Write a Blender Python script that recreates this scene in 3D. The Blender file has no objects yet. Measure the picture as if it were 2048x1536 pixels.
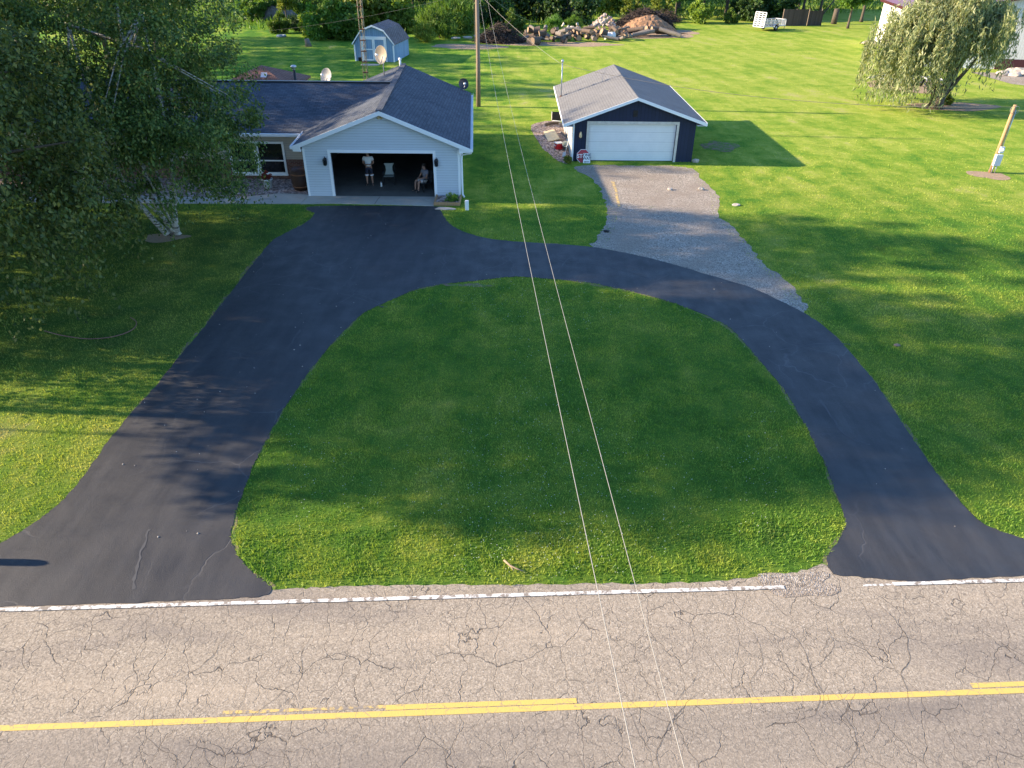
import bpy, bmesh, math, random
import numpy as np
from mathutils import Vector, Matrix, Euler, noise as mnoise
from mathutils.geometry import tessellate_polygon
R = math.radians
random.seed(7)
rng = np.random.default_rng(11)
sc = bpy.context.scene
col = sc.collection

# ------------------------------------------------------------------ camera, sky, sun, exposure
CF, CP, CR, CH = 1428.34, R(32.3035), R(0.4947), 11.0295      # focal length (px of a 2048 px wide picture), pitch, roll, height
cd = bpy.data.cameras.new('camera'); cam = bpy.data.objects.new('camera', cd); col.objects.link(cam)
cam.location = (0, 0, CH)
cam.rotation_euler = (Matrix.Rotation(R(90) - CP, 3, 'X') @ Matrix.Rotation(CR, 3, 'Z')).to_euler()
cd.sensor_width = 36; cd.lens = CF / 2048 * 36; cd.clip_end = 1500; cd.clip_start = 0.05
sc.camera = cam
SUN_EL, SUN_AZ = R(20.6), R(-3.0)                              # light travels along +X, a touch towards the road
w = bpy.data.worlds.new('World'); sc.world = w; w.use_nodes = True
wn = w.node_tree; sky = wn.nodes.new('ShaderNodeTexSky'); sky.sky_type = 'NISHITA'; sky.sun_disc = False
sky.sun_elevation = SUN_EL; sky.sun_rotation = R(-87); sky.air_density = 1.0; sky.dust_density = 0.1; sky.ozone_density = 3.0
tint = wn.nodes.new('ShaderNodeMix'); tint.data_type = 'RGBA'; tint.blend_type = 'MULTIPLY'; tint.inputs[0].default_value = 1.0; tint.inputs[7].default_value = (0.86, 0.97, 1.12, 1)
wn.links.new(sky.outputs[0], tint.inputs[6]); wn.links.new(tint.outputs[2], wn.nodes['Background'].inputs[0]); wn.nodes['Background'].inputs[1].default_value = 0.12
sl = bpy.data.lights.new('sun', 'SUN'); sl.energy = 5.0; sl.angle = R(0.6); sl.color = (1.0, 0.80, 0.56)
so = bpy.data.objects.new('sun', sl); col.objects.link(so); so.location = (-60, 0, 30)
so.rotation_euler = Vector((math.cos(SUN_EL) * math.cos(SUN_AZ), math.cos(SUN_EL) * math.sin(SUN_AZ), -math.sin(SUN_EL))).to_track_quat('-Z', 'Y').to_euler()
sc.view_settings.view_transform = 'Standard'; sc.view_settings.look = 'None'
sc.view_settings.exposure = 1.72; sc.view_settings.gamma = 1.0; sc.view_settings.use_curve_mapping = False
sc.cycles.max_bounces = 6; sc.cycles.diffuse_bounces = 3; sc.cycles.glossy_bounces = 2; sc.cycles.transparent_max_bounces = 6
sc.cycles.caustics_reflective = False; sc.cycles.caustics_refractive = False

def _ray(px, py):
    du, dv = px - 1024, py - 768
    c, s = math.cos(CR), math.sin(CR)
    u = c * du + s * dv; v = -s * du + c * dv
    U = -v / CF
    return (u / CF, math.cos(CP) + U * math.sin(CP), -math.sin(CP) + U * math.cos(CP))
def at(px, py, z=0.0):            # survey: picture point -> world point on the level z
    d = _ray(px, py); t = (z - CH) / d[2]
    return Vector((d[0] * t, d[1] * t, z))
def aty(px, py, y):               # survey: picture point -> world point on the upright plane y
    d = _ray(px, py); t = y / d[1]
    return Vector((d[0] * t, y, CH + d[2] * t))

# ------------------------------------------------------------------ object helpers
def tag(o, label=None, cat=None, group=None, kind=None):
    if label: o['label'] = label
    if cat: o['category'] = cat
    if group: o['group'] = group
    if kind: o['kind'] = kind
    return o
def thing(name, label, cat, loc=(0, 0, 0), rz=0.0, group=None):
    o = bpy.data.objects.new(name, None); col.objects.link(o); o.empty_display_size = 0.2
    o.location = loc; o.rotation_euler = (0, 0, rz)
    return tag(o, label, cat, group)
def origin(o):
    p = Vector((0, 0, 0))
    while o is not None: p += o.location; o = o.parent
    return p
def link(name, me, m, parent=None):
    o = bpy.data.objects.new(name, me); col.objects.link(o)
    if m is not None: me.materials.append(m)
    if parent is not None: o.parent = parent
    return o
def copy_tree(o, parent=None):
    c = o.copy(); col.objects.link(c)
    if parent is not None: c.parent = parent
    for ch in list(o.children): copy_tree(ch, c)
    return c

class MB:
    def __init__(s): s.v = []; s.f = []; s.sm = []
    def add(s, vs, fs, smooth=False):
        n = len(s.v); s.v += [tuple(v) for v in vs]
        for f in fs: s.f.append(tuple(i + n for i in f)); s.sm.append(smooth)
        return s
    def box(s, c, d, rot=None, bev=0.0):
        x, y, z = d[0] / 2, d[1] / 2, d[2] / 2
        if bev > 0:
            bm = bmesh.new(); bmesh.ops.create_cube(bm, size=1)
            for v in bm.verts: v.co = Vector((v.co.x * d[0], v.co.y * d[1], v.co.z * d[2]))
            bmesh.ops.bevel(bm, geom=bm.edges[:], offset=bev, segments=2, affect='EDGES', profile=0.6)
            vs = [v.co.copy() for v in bm.verts]; bm.verts.index_update()
            fs = [tuple(v.index for v in f.verts) for f in bm.faces]; bm.free()
        else:
            vs = [Vector((a * x, b * y, e * z)) for a in (-1, 1) for b in (-1, 1) for e in (-1, 1)]
            fs = [(0, 1, 3, 2), (4, 6, 7, 5), (0, 4, 5, 1), (2, 3, 7, 6), (0, 2, 6, 4), (1, 5, 7, 3)]
        if rot is not None: vs = [rot @ v for v in vs]
        return s.add([v + Vector(c) for v in vs], fs)
    def bb(s, x0, x1, y0, y1, z0, z1):
        return s.box(((x0 + x1) / 2, (y0 + y1) / 2, (z0 + z1) / 2), (abs(x1 - x0), abs(y1 - y0), abs(z1 - z0)))
    def bar(s, a, b, wd, ht, up=(0, 0, 1)):
        a, b = Vector(a), Vector(b); d = b - a; L = d.length; d.normalize()
        u = Vector(up)
        if abs(d.dot(u)) > 0.98: u = Vector((0, 1, 0))
        x = d.cross(u).normalized(); z = x.cross(d)
        m = Matrix((x, d, z)).transposed()
        return s.box((a + b) / 2, (wd, L, ht), m)
    def tube(s, pts, r, n=8, cap=True, smooth=True):
        pts = [Vector(p) for p in pts]; k = len(pts)
        rs = r if isinstance(r, (list, tuple)) else [r] * k
        vs = []; px = None
        for i, p in enumerate(pts):
            t = (pts[min(i + 1, k - 1)] - pts[max(i - 1, 0)]).normalized()
            if px is None:
                px = t.orthogonal().normalized()
            else:
                px = (px - t * px.dot(t))
                px = px.normalized() if px.length > 1e-5 else t.orthogonal().normalized()
            py = t.cross(px)
            for j in range(n):
                a = 2 * math.pi * j / n
                vs.append(p + (px * math.cos(a) + py * math.sin(a)) * rs[i])
        fs = [(i * n + j, i * n + (j + 1) % n, (i + 1) * n + (j + 1) % n, (i + 1) * n + j) for i in range(k - 1) for j in range(n)]
        s.add(vs, fs, smooth)
        if cap:
            m = len(s.v) - len(vs)
            s.f.append(tuple(m + j for j in range(n))[::-1]); s.sm.append(False)
            s.f.append(tuple(m + (k - 1) * n + j for j in range(n))); s.sm.append(False)
        return s
    def lathe(s, prof, c=(0, 0, 0), n=20, rot=None, smooth=True):
        vs = []
        for r, z in prof:
            for j in range(n):
                a = 2 * math.pi * j / n; v = Vector((r * math.cos(a), r * math.sin(a), z))
                if rot is not None: v = rot @ v
                vs.append(v + Vector(c))
        k = len(prof)
        return s.add(vs, [(i * n + j, i * n + (j + 1) % n, (i + 1) * n + (j + 1) % n, (i + 1) * n + j) for i in range(k - 1) for j in range(n)], smooth)
    def prism(s, poly, m0, m1):      # a 2D outline laid on two parallel planes and joined: m0, m1 map (a, b) -> xyz
        n = len(poly); A = [m0(*p) for p in poly]; B = [m1(*p) for p in poly]
        tri = tessellate_polygon([[Vector((p[0], p[1], 0)) for p in poly]])
        fs = [tuple(t) for t in tri] + [tuple(i + n for i in t)[::-1] for t in tri] + [(i, (i + 1) % n, n + (i + 1) % n, n + i) for i in range(n)]
        return s.add(A + B, fs)
    def prism_y(s, poly, y0, y1): return s.prism(poly, lambda a, b: (a, y0, b), lambda a, b: (a, y1, b))
    def prism_x(s, poly, x0, x1): return s.prism(poly, lambda a, b: (x0, a, b), lambda a, b: (x1, a, b))
    def prism_z(s, poly, z0, z1): return s.prism(poly, lambda a, b: (a, b, z0), lambda a, b: (a, b, z1))
    def build(s, name, m, parent=None, world=True, fn=None, recalc=True):
        vs = [Vector(v) for v in s.v]
        if fn: vs = [Vector(fn(v)) for v in vs]
        if parent is not None and world:
            o = origin(parent); vs = [v - o for v in vs]
        me = bpy.data.meshes.new(name); me.from_pydata(vs, [], s.f)
        me.polygons.foreach_set('use_smooth', s.sm)
        if recalc:
            bm = bmesh.new(); bm.from_mesh(me); bmesh.ops.recalc_face_normals(bm, faces=bm.faces[:]); bm.to_mesh(me); bm.free()
        me.update()
        return link(name, me, m, parent)
def part(name, mb, m, parent, label=None, **k):
    o = mb.build(name, m, parent, **k)
    if label: o['label'] = label
    return o

# ------------------------------------------------------------------ material helpers
class N:
    def __init__(s, name):
        s.m = bpy.data.materials.new(name); s.m.use_nodes = True; s.t = s.m.node_tree
        s.b = s.t.nodes['Principled BSDF']; s.out = s.t.nodes['Material Output']
    def n(s, typ, **k):
        o = s.t.nodes.new(typ)
        for a, v in k.items(): setattr(o, a, v)
        return o
    def set(s, sock, v):
        if v is None: return
        if hasattr(v, 'is_output'): s.t.links.new(v, sock)
        elif isinstance(v, (tuple, list)) and len(v) == 3 and sock.type == 'RGBA': sock.default_value = (*v, 1)
        else: sock.default_value = v
    def pos(s): return s.n('ShaderNodeNewGeometry').outputs['Position']
    def obj(s): return s.n('ShaderNodeTexCoord').outputs['Object']
    def isl(s): return s.n('ShaderNodeNewGeometry').outputs['Random Per Island']
    def orand(s): return s.n('ShaderNodeObjectInfo').outputs['Random']
    def map(s, v, scale=(1, 1, 1), rot=(0, 0, 0), loc=(0, 0, 0)):
        o = s.n('ShaderNodeMapping'); s.set(o.inputs[0], v); o.inputs['Scale'].default_value = scale
        o.inputs['Rotation'].default_value = rot; o.inputs['Location'].default_value = loc
        return o.outputs[0]
    def noise(s, v, sc_, det=3, rough=0.55, dist=0.0):
        o = s.n('ShaderNodeTexNoise'); s.set(o.inputs['Vector'], v); o.inputs['Scale'].default_value = sc_
        o.inputs['Detail'].default_value = det; o.inputs['Roughness'].default_value = rough; o.inputs['Distortion'].default_value = dist
        return o.outputs['Fac']
    def noisec(s, v, sc_, det=2):
        o = s.n('ShaderNodeTexNoise'); s.set(o.inputs['Vector'], v); o.inputs['Scale'].default_value = sc_; o.inputs['Detail'].default_value = det
        return o.outputs['Color']
    def white(s, v):
        o = s.n('ShaderNodeTexWhiteNoise'); s.set(o.inputs['Vector'], v); return o.outputs['Value']
    def vor(s, v, sc_, feature='F1', out='Distance', rnd=1.0):
        o = s.n('ShaderNodeTexVoronoi', feature=feature); s.set(o.inputs['Vector'], v); o.inputs['Scale'].default_value = sc_
        o.inputs['Randomness'].default_value = rnd
        return o.outputs[out]
    def ramp(s, f, stops, interp='LINEAR'):
        o = s.n('ShaderNodeValToRGB'); s.set(o.inputs[0], f); cr = o.color_ramp; cr.interpolation = interp
        while len(cr.elements) < len(stops): cr.elements.new(0.5)
        for e, (p, c) in zip(cr.elements, stops):
            e.position = p; e.color = (*c, 1) if isinstance(c, (tuple, list)) else (c, c, c, 1)
        return o.outputs[0]
    def mix(s, f, a, b, blend='MIX'):
        o = s.n('ShaderNodeMix', data_type='RGBA', blend_type=blend)
        s.set(o.inputs[0], f); s.set(o.inputs[6], a); s.set(o.inputs[7], b); return o.outputs[2]
    def math(s, op, a, b=None, c=None, clamp=False):
        o = s.n('ShaderNodeMath', operation=op, use_clamp=clamp); s.set(o.inputs[0], a); s.set(o.inputs[1], b)
        if c is not None: s.set(o.inputs[2], c)
        return o.outputs[0]
    def sep(s, v):
        o = s.n('ShaderNodeSeparateXYZ'); s.set(o.inputs[0], v); return o.outputs
    def comb(s, x, y, z):
        o = s.n('ShaderNodeCombineXYZ'); s.set(o.inputs[0], x); s.set(o.inputs[1], y); s.set(o.inputs[2], z); return o.outputs[0]
    def vmix(s, v, c, amt):            # nudge a vector by a colour noise
        o = s.n('ShaderNodeVectorMath', operation='MULTIPLY_ADD'); s.set(o.inputs[0], c); o.inputs[1].default_value = (amt, amt, amt); s.set(o.inputs[2], v)
        return o.outputs[0]
    def maprange(s, f, a, b, c=0.0, d=1.0):
        o = s.n('ShaderNodeMapRange'); s.set(o.inputs[0], f)
        for i, v in enumerate((a, b, c, d)): o.inputs[i + 1].default_value = v
        return o.outputs[0]
    def bump(s, h, st=0.3, dist=0.02):
        o = s.n('ShaderNodeBump'); s.set(o.inputs['Height'], h); o.inputs['Strength'].default_value = st; o.inputs['Distance'].default_value = dist
        s.t.links.new(o.outputs[0], s.b.inputs['Normal'])
    def fin(s, color=None, rough=0.8, metal=0.0, spec=0.3):
        s.set(s.b.inputs['Base Color'], color); s.set(s.b.inputs['Roughness'], rough); s.b.inputs['Metallic'].default_value = metal
        s.b.inputs['Specular IOR Level'].default_value = spec
        return s.m
def plain(name, c, rough=0.6, metal=0.0, var=0.18, scale=6.0, bump=0.0, bscale=40, spec=0.35):
    k = N(name); o = k.obj()
    f = k.noise(o, scale, 4)
    lo = tuple(x * (1 - var) for x in c); hi = tuple(min(1, x * (1 + var)) for x in c)
    cc = k.mix(f, lo, hi)
    if bump: k.bump(k.noise(o, bscale, 3), bump, 0.01)
    return k.fin(cc, rough, metal, spec)

# grass colour shared by the soil sheet and by the blades that stand on it
def grass_color(k, dark=1.0):
    p = k.pos(); x, y, z = k.sep(p)[0:3]
    flat = k.comb(x, y, 0.0)
    big = k.maprange(k.noise(flat, 0.13, 4, 0.6, 0.6), 0.28, 0.72)
    mid = k.maprange(k.noise(flat, 0.75, 5, 0.7, 0.4), 0.28, 0.72)
    fine = k.noise(flat, 3.2, 3, 0.7)
    far = k.maprange(y, 24.0, 62.0); rt = k.maprange(x, -8.0, 10.0)
    dry = k.math('MULTIPLY', far, rt)
    s1 = k.math('ADD', k.math('MULTIPLY', big, 0.45), k.math('MULTIPLY', mid, 0.55))
    tone = k.math('ADD', k.math('MULTIPLY_ADD', fine, 0.35, -0.17), s1)
    tone = k.math('MULTIPLY_ADD', dry, 0.24, tone)
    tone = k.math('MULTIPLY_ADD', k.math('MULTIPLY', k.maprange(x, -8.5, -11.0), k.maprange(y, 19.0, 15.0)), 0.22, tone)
    # mowing swaths on the big lawn
    sw = k.n('ShaderNodeTexWave', wave_type='BANDS', bands_direction='X'); k.set(sw.inputs[0], k.map(flat, (1, 1, 1), (0, 0, R(-14))))
    sw.inputs['Scale'].default_value = 0.115; sw.inputs['Distortion'].default_value = 1.1; sw.inputs['Detail'].default_value = 2; sw.inputs['Detail Scale'].default_value = 0.22
    strk = k.noise(k.map(flat, (1.6, 0.10, 1), (0, 0, R(-12))), 1.0, 4, 0.6)
    tone = k.math('MULTIPLY_ADD', k.math('MULTIPLY', k.math('SUBTRACT', sw.outputs['Fac'], 0.5), k.math('MULTIPLY_ADD', far, 0.4, 0.6)), 0.15, tone)
    tone = k.math('MULTIPLY_ADD', k.math('SUBTRACT', strk, 0.5), 0.40, tone)
    tone = k.mix(k.math('MULTIPLY', dry, 0.40), tone, (0.66, 0.66, 0.66))
    g = k.ramp(tone, [(0.10, (0.058, 0.140, 0.020)), (0.38, (0.108, 0.240, 0.026)), (0.60, (0.245, 0.335, 0.040)), (0.80, (0.395, 0.425, 0.075)), (1.0, (0.46, 0.40, 0.17))])
    tree_shade = k.math('MULTIPLY', k.maprange(x, -7.5, -11.0), k.math('MULTIPLY', k.maprange(y, 16.5, 19.0), k.maprange(y, 34.0, 31.0)))
    g = k.mix(k.math('MULTIPLY', tree_shade, k.maprange(mid, 0.1, 0.8, 0.65, 0.35)), g, (0.075, 0.085, 0.032))     # big trees' shade on the left lawn painted into the grass colour
    return g

def leaf_mat(name, c0, c1, trans=0.35, rough=0.55, warm=None):
    k = N(name); r = k.isl(); orr = k.orand()
    cc = k.ramp(r, [(0.0, c0), (0.6, c1), (1.0, warm or tuple(min(1, v * 1.35) for v in c1))])
    p = k.noise(k.obj(), 0.55, 2)
    cc = k.mix(k.maprange(p, 0.3, 0.7, 0.0, 0.55), cc, tuple(v * 0.62 for v in c0))
    hs = k.n('ShaderNodeHueSaturation'); k.set(hs.inputs['Color'], cc)
    k.set(hs.inputs['Hue'], k.math('MULTIPLY_ADD', orr, 0.035, 0.482)); k.set(hs.inputs['Value'], k.math('MULTIPLY_ADD', orr, 0.4, 0.8))
    cc = hs.outputs[0]
    k.fin(cc, rough, 0, 0.35)
    tr = k.n('ShaderNodeBsdfTranslucent'); k.set(tr.inputs[0], k.mix(1.0, cc, (1.0, 0.95, 0.45), 'MULTIPLY'))
    ms = k.n('ShaderNodeMixShader'); ms.inputs[0].default_value = trans
    k.t.links.new(k.b.outputs[0], ms.inputs[1]); k.t.links.new(tr.outputs[0], ms.inputs[2]); k.t.links.new(ms.outputs[0], k.out.inputs[0])
    return k.m

mats = {}
def build_materials():
    # lawn sheet
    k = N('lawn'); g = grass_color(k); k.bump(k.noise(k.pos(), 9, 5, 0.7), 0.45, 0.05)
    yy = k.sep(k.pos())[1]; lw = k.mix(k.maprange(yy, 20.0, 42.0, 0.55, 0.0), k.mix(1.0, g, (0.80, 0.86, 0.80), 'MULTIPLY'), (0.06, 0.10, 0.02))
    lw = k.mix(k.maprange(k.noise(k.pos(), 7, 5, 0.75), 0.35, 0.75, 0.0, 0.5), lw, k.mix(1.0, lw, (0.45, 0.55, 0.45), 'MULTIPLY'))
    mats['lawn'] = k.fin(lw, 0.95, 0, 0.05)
    # blades
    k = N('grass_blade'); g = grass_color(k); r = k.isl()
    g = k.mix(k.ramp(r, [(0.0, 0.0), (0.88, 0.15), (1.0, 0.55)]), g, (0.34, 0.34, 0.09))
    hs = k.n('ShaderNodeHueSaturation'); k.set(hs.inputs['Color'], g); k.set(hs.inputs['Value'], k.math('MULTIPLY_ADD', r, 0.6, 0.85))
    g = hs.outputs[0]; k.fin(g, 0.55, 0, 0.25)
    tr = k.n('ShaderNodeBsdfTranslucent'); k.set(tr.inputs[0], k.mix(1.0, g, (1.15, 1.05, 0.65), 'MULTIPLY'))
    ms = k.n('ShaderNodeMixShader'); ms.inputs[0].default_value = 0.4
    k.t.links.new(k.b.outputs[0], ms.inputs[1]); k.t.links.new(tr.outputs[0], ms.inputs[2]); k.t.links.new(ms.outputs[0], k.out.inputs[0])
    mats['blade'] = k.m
    # fresh black sealed asphalt
    k = N('sealed_asphalt'); p = k.pos()
    base = k.mix(k.noise(p, 0.35, 4), (0.020, 0.021, 0.024), (0.034, 0.034, 0.037))
    base = k.mix(k.maprange(k.noise(k.map(p, (1.6, 0.25, 1), (0, 0, R(-20))), 1.6, 4, 0.6), 0.4, 0.65, 0.0, 0.6), base, (0.052, 0.051, 0.052))
    base = k.mix(k.ramp(k.noise(p, 1.3, 5, 0.7), [(0.5, 0.0), (0.75, 0.6)]), base, (0.042, 0.041, 0.042))
    v = k.vor(k.vmix(p, k.noisec(p, 0.9, 3), 0.9), 0.42, 'DISTANCE_TO_EDGE')
    crack = k.ramp(v, [(0.0, 1.0), (0.010, 0.0)]); crack = k.math('MULTIPLY', crack, k.ramp(k.noise(p, 0.25, 2), [(0.47, 0.0), (0.6, 0.8)]))
    base = k.mix(crack, base, (0.075, 0.075, 0.078))
    grit = k.noise(p, 55, 3, 0.7)
    base = k.mix(k.ramp(grit, [(0.55, 0.0), (0.8, 0.5)]), base, (0.06, 0.06, 0.062))
    k.bump(k.math('SUBTRACT', k.math('MULTIPLY_ADD', k.noise(p, 2.2, 3), 1.2, grit), k.math('MULTIPLY', crack, 1.0)), 0.55, 0.012)
    mats['sealed'] = k.fin(base, k.maprange(k.noise(p, 1.2, 4), 0.3, 0.7, 0.5, 0.72), 0, 0.4)
    # old chip-sealed county road
    k = N('chip_seal'); p = k.pos(); x, y, z = k.sep(p)[0:3]
    chip = k.n('ShaderNodeTexVoronoi'); k.set(chip.inputs[0], p); chip.inputs['Scale'].default_value = 46
    cs = k.sep(chip.outputs['Color'])[0]
    c = k.ramp(cs, [(0.0, (0.13, 0.108, 0.083)), (0.25, (0.245, 0.20, 0.15)), (0.6, (0.375, 0.308, 0.233)), (0.9, (0.48, 0.40, 0.305)), (1.0, (0.63, 0.55, 0.44))])
    c2 = k.noise(p, 14, 4, 0.75)
    c = k.mix(k.ramp(c2, [(0.35, 0.45), (0.6, 0.0)]), c, (0.13, 0.11, 0.09))
    c = k.mix(0.45, c, (0.325, 0.278, 0.208))
    wear = k.noise(k.map(p, (0.16, 1.0, 1.0), (0, 0, R(-2.8))), 0.9, 5, 0.65)
    c = k.mix(k.ramp(wear, [(0.30, 0.55), (0.48, 0.0)]), c, (0.15, 0.13, 0.115))
    c = k.mix(k.ramp(wear, [(0.55, 0.0), (0.75, 0.4)]), c, (0.48, 0.39, 0.28))
    stain = k.ramp(k.noise(p, 1.05, 4, 0.6), [(0.70, 0.0), (0.80, 0.5)])
    c = k.mix(stain, c, (0.10, 0.085, 0.08))
    near = k.maprange(k.math('MULTIPLY_ADD', x, -0.05, y), 7.3, 6.9)
    c = k.mix(k.math('MULTIPLY', near, 0.30), c, (0.135, 0.120, 0.108))
    pw = k.vmix(p, k.noisec(p, 1.6, 4), 0.55)
    v1 = k.vor(k.map(pw, (1.0, 0.55, 1.0)), 1.5, 'DISTANCE_TO_EDGE'); v2 = k.vor(k.map(k.vmix(p, k.noisec(p, 4, 3), 0.25), (1.25, 0.62, 1)), 4.4, 'DISTANCE_TO_EDGE')
    k1 = k.math('MULTIPLY', k.ramp(v1, [(0.0, 0.95), (0.0095, 0.0)]), k.ramp(k.noise(p, 0.8, 3), [(0.38, 0.0), (0.52, 1.0)]))
    k2 = k.math('MULTIPLY', k.ramp(v2, [(0.0, 0.7), (0.022, 0.0)]), k.ramp(k.noise(k.map(p, (1, 1, 1), (0, 0, 0), (7, 3, 0)), 0.6, 3), [(0.30, 0.1), (0.58, 0.9)]))
    cr = k.math('MAXIMUM', k1, k2)
    c = k.mix(cr, c, (0.07, 0.057, 0.046))
    k.bump(k.math('SUBTRACT', k.math('MULTIPLY_ADD', c2, 0.7, k.math('MULTIPLY', cs, 0.6)), k.math('MULTIPLY', cr, 1.5)), 0.7, 0.008)
    mats['road'] = k.fin(c, 0.92, 0, 0.2)
    def paint(name, cc, worn):
        k = N(name); p = k.pos()
        pw = k.vmix(p, k.noisec(p, 1.6, 4), 0.55)
        n = k.noise(p, 7, 5, 0.7)
        f = k.ramp(n, [(worn - 0.05, 1.0), (worn + 0.05, 0.0)])
        v2 = k.ramp(k.vor(k.vmix(p, k.noisec(p, 4, 3), 0.25), 3.0, 'DISTANCE_TO_EDGE'), [(0.0, 0.9), (0.02, 0.0)])
        f = k.math('MAXIMUM', f, v2)
        c = k.mix(k.noise(p, 30, 3), tuple(v * 0.88 for v in cc), cc)
        c = k.mix(f, c, (0.24, 0.205, 0.165)); k.bump(k.noise(p, 60, 2), 0.5, 0.005)
        return k.fin(c, 0.7, 0, 0.3)
    mats['white_paint'] = paint('white_road_paint', (0.78, 0.76, 0.70), 0.48)
    mats['yellow_paint'] = paint('yellow_road_paint', (0.62, 0.44, 0.115), 0.34)
    mats['yellow_faded'] = paint('faded_yellow_paint', (0.60, 0.42, 0.14), 0.485)
    k = N('gravel'); p = k.pos()
    vv = k.n('ShaderNodeTexVoronoi'); k.set(vv.inputs[0], p); vv.inputs['Scale'].default_value = 30
    c = k.ramp(k.sep(vv.outputs['Color'])[0], [(0.0, (0.13, 0.108, 0.085)), (0.5, (0.30, 0.258, 0.205)), (1.0, (0.50, 0.445, 0.37))])
    c = k.mix(k.ramp(k.noise(p, 0.5, 5, 0.65), [(0.38, 0.0), (0.62, 0.7)]), c, (0.24, 0.195, 0.15))
    c = k.mix(k.ramp(k.noise(p, 1.6, 5, 0.7), [(0.62, 0.0), (0.74, 0.6)]), c, (0.07, 0.12, 0.03))
    k.bump(k.math('ADD', vv.outputs['Distance'], k.noise(p, 5, 4)), 0.7, 0.018)
    mats['gravel'] = k.fin(c, 0.95, 0, 0.15)
    k = N('soil'); p = k.pos()
    c = k.mix(k.noise(p, 3.5, 5, 0.7), (0.19, 0.125, 0.078), (0.44, 0.33, 0.22))
    c = k.mix(k.ramp(k.noise(p, 22, 4, 0.7), [(0.5, 0.0), (0.75, 0.7)]), c, (0.42, 0.33, 0.25)); k.bump(k.noise(p, 14, 5, 0.7), 1.0, 0.04)
    mats['soil'] = k.fin(c, 0.97, 0, 0.1)
    k = N('grassy_soil'); p = k.pos(); c = k.mix(k.noise(p, 3.5, 5, 0.7), (0.12, 0.08, 0.052), (0.30, 0.22, 0.15)); c = k.mix(k.ramp(k.noise(p, 2.6, 5, 0.75), [(0.42, 0.0), (0.56, 1.0)]), c, (0.10, 0.18, 0.03)); mats['soil_thin'] = k.fin(c, 0.97, 0, 0.1)
    k = N('landscape_stone'); p = k.pos()
    vv = k.n('ShaderNodeTexVoronoi'); k.set(vv.inputs[0], p); vv.inputs['Scale'].default_value = 11
    c = k.ramp(k.sep(vv.outputs['Color'])[0], [(0.0, (0.09, 0.06, 0.05)), (0.5, (0.24, 0.17, 0.14)), (1.0, (0.5, 0.41, 0.37))]); k.bump(vv.outputs['Distance'], 1.0, 0.05)
    mats['stonebed'] = k.fin(c, 0.9)
    k = N('darkened_floor'); p = k.pos(); mats['floor_dark'] = k.fin(k.mix(k.noise(p, 1.3, 5, 0.7), (0.06, 0.056, 0.05), (0.21, 0.195, 0.165)), 0.8)  # floor colour lowered to paint in the darkness inside the garage
    k = N('concrete'); p = k.pos()
    c = k.mix(k.noise(p, 1.1, 5, 0.65), (0.31, 0.28, 0.23), (0.46, 0.42, 0.35))
    c = k.mix(k.ramp(k.noise(p, 0.9, 5, 0.7), [(0.55, 0.0), (0.8, 0.55)]), c, (0.16, 0.14, 0.12)); k.bump(k.noise(p, 40, 3), 0.3, 0.006)
    mats['concrete'] = k.fin(c, 0.85)
    def shingle(name, swap, cs):
        k = N(name); p = k.pos(); x, y, z = k.sep(p)[0:3]
        v = k.comb(y, x, 0.0) if swap else k.comb(x, y, 0.0)
        b = k.n('ShaderNodeTexBrick', offset=0.5); k.set(b.inputs['Vector'], v)
        for nm, cc in (('Color1', cs[0]), ('Color2', cs[1]), ('Mortar', cs[2])): b.inputs[nm].default_value = (*cc, 1)
        b.inputs['Scale'].default_value = 1.0; b.inputs['Mortar Size'].default_value = 0.014; b.inputs['Mortar Smooth'].default_value = 0.4
        b.inputs['Brick Width'].default_value = 0.30; b.inputs['Row Height'].default_value = 0.14; b.inputs['Bias'].default_value = 0.0
        c = k.mix(k.maprange(k.noise(p, 0.7, 4), 0.3, 0.7, 0, 0.4), b.outputs['Color'], tuple(q * 1.35 for q in cs[1]))
        c = k.mix(k.maprange(k.noise(p, 18, 3, 0.7), 0.35, 0.75, 0, 0.35), c, cs[2])
        k.bump(k.math('MULTIPLY_ADD', b.outputs['Fac'], -1.0, k.math('MULTIPLY', k.noise(p, 30, 2), 0.4)), 0.8, 0.02)
        return k.fin(c, 0.9, 0, 0.2)
    dk = ((0.050, 0.060, 0.078), (0.098, 0.110, 0.132), (0.026, 0.030, 0.040))
    gr = ((0.150, 0.150, 0.150), (0.178, 0.178, 0.177), (0.105, 0.105, 0.107))
    mats['shingle_x'] = shingle('dark_shingles_along_wing', False, dk)
    mats['shingle_y'] = shingle('dark_shingles_along_garage', True, dk)
    mats['shingle_gray'] = shingle('grey_shingles', True, gr)
    mats['shingle_brown'] = shingle('brown_shingles', True, ((0.15, 0.075, 0.055), (0.23, 0.125, 0.095), (0.07, 0.035, 0.03)))
    mats['shingle_shed'] = shingle('shed_shingles', True, ((0.12, 0.10, 0.10), (0.19, 0.165, 0.165), (0.06, 0.05, 0.055)))
    def siding(name, c, pitch=0.12, depth=0.7):
        k = N(name); p = k.pos(); z = k.sep(p)[2]
        fr = k.math('FRACT', k.math('DIVIDE', z, pitch))
        line = k.ramp(fr, [(0.0, 0.55), (0.16, 1.0), (1.0, 0.94)])
        cc = k.mix(k.noise(p, 1.3, 4), tuple(v * 0.9 for v in c), c); cc = k.mix(1.0, cc, line, 'MULTIPLY')
        k.bump(fr, depth, 0.02); return k.fin(cc, 0.55, 0, 0.4)
    mats['siding'] = siding('white_vinyl_siding', (0.60, 0.66, 0.72))
    mats['siding_tan'] = siding('tan_vinyl_siding', (0.50, 0.47, 0.42))
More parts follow.
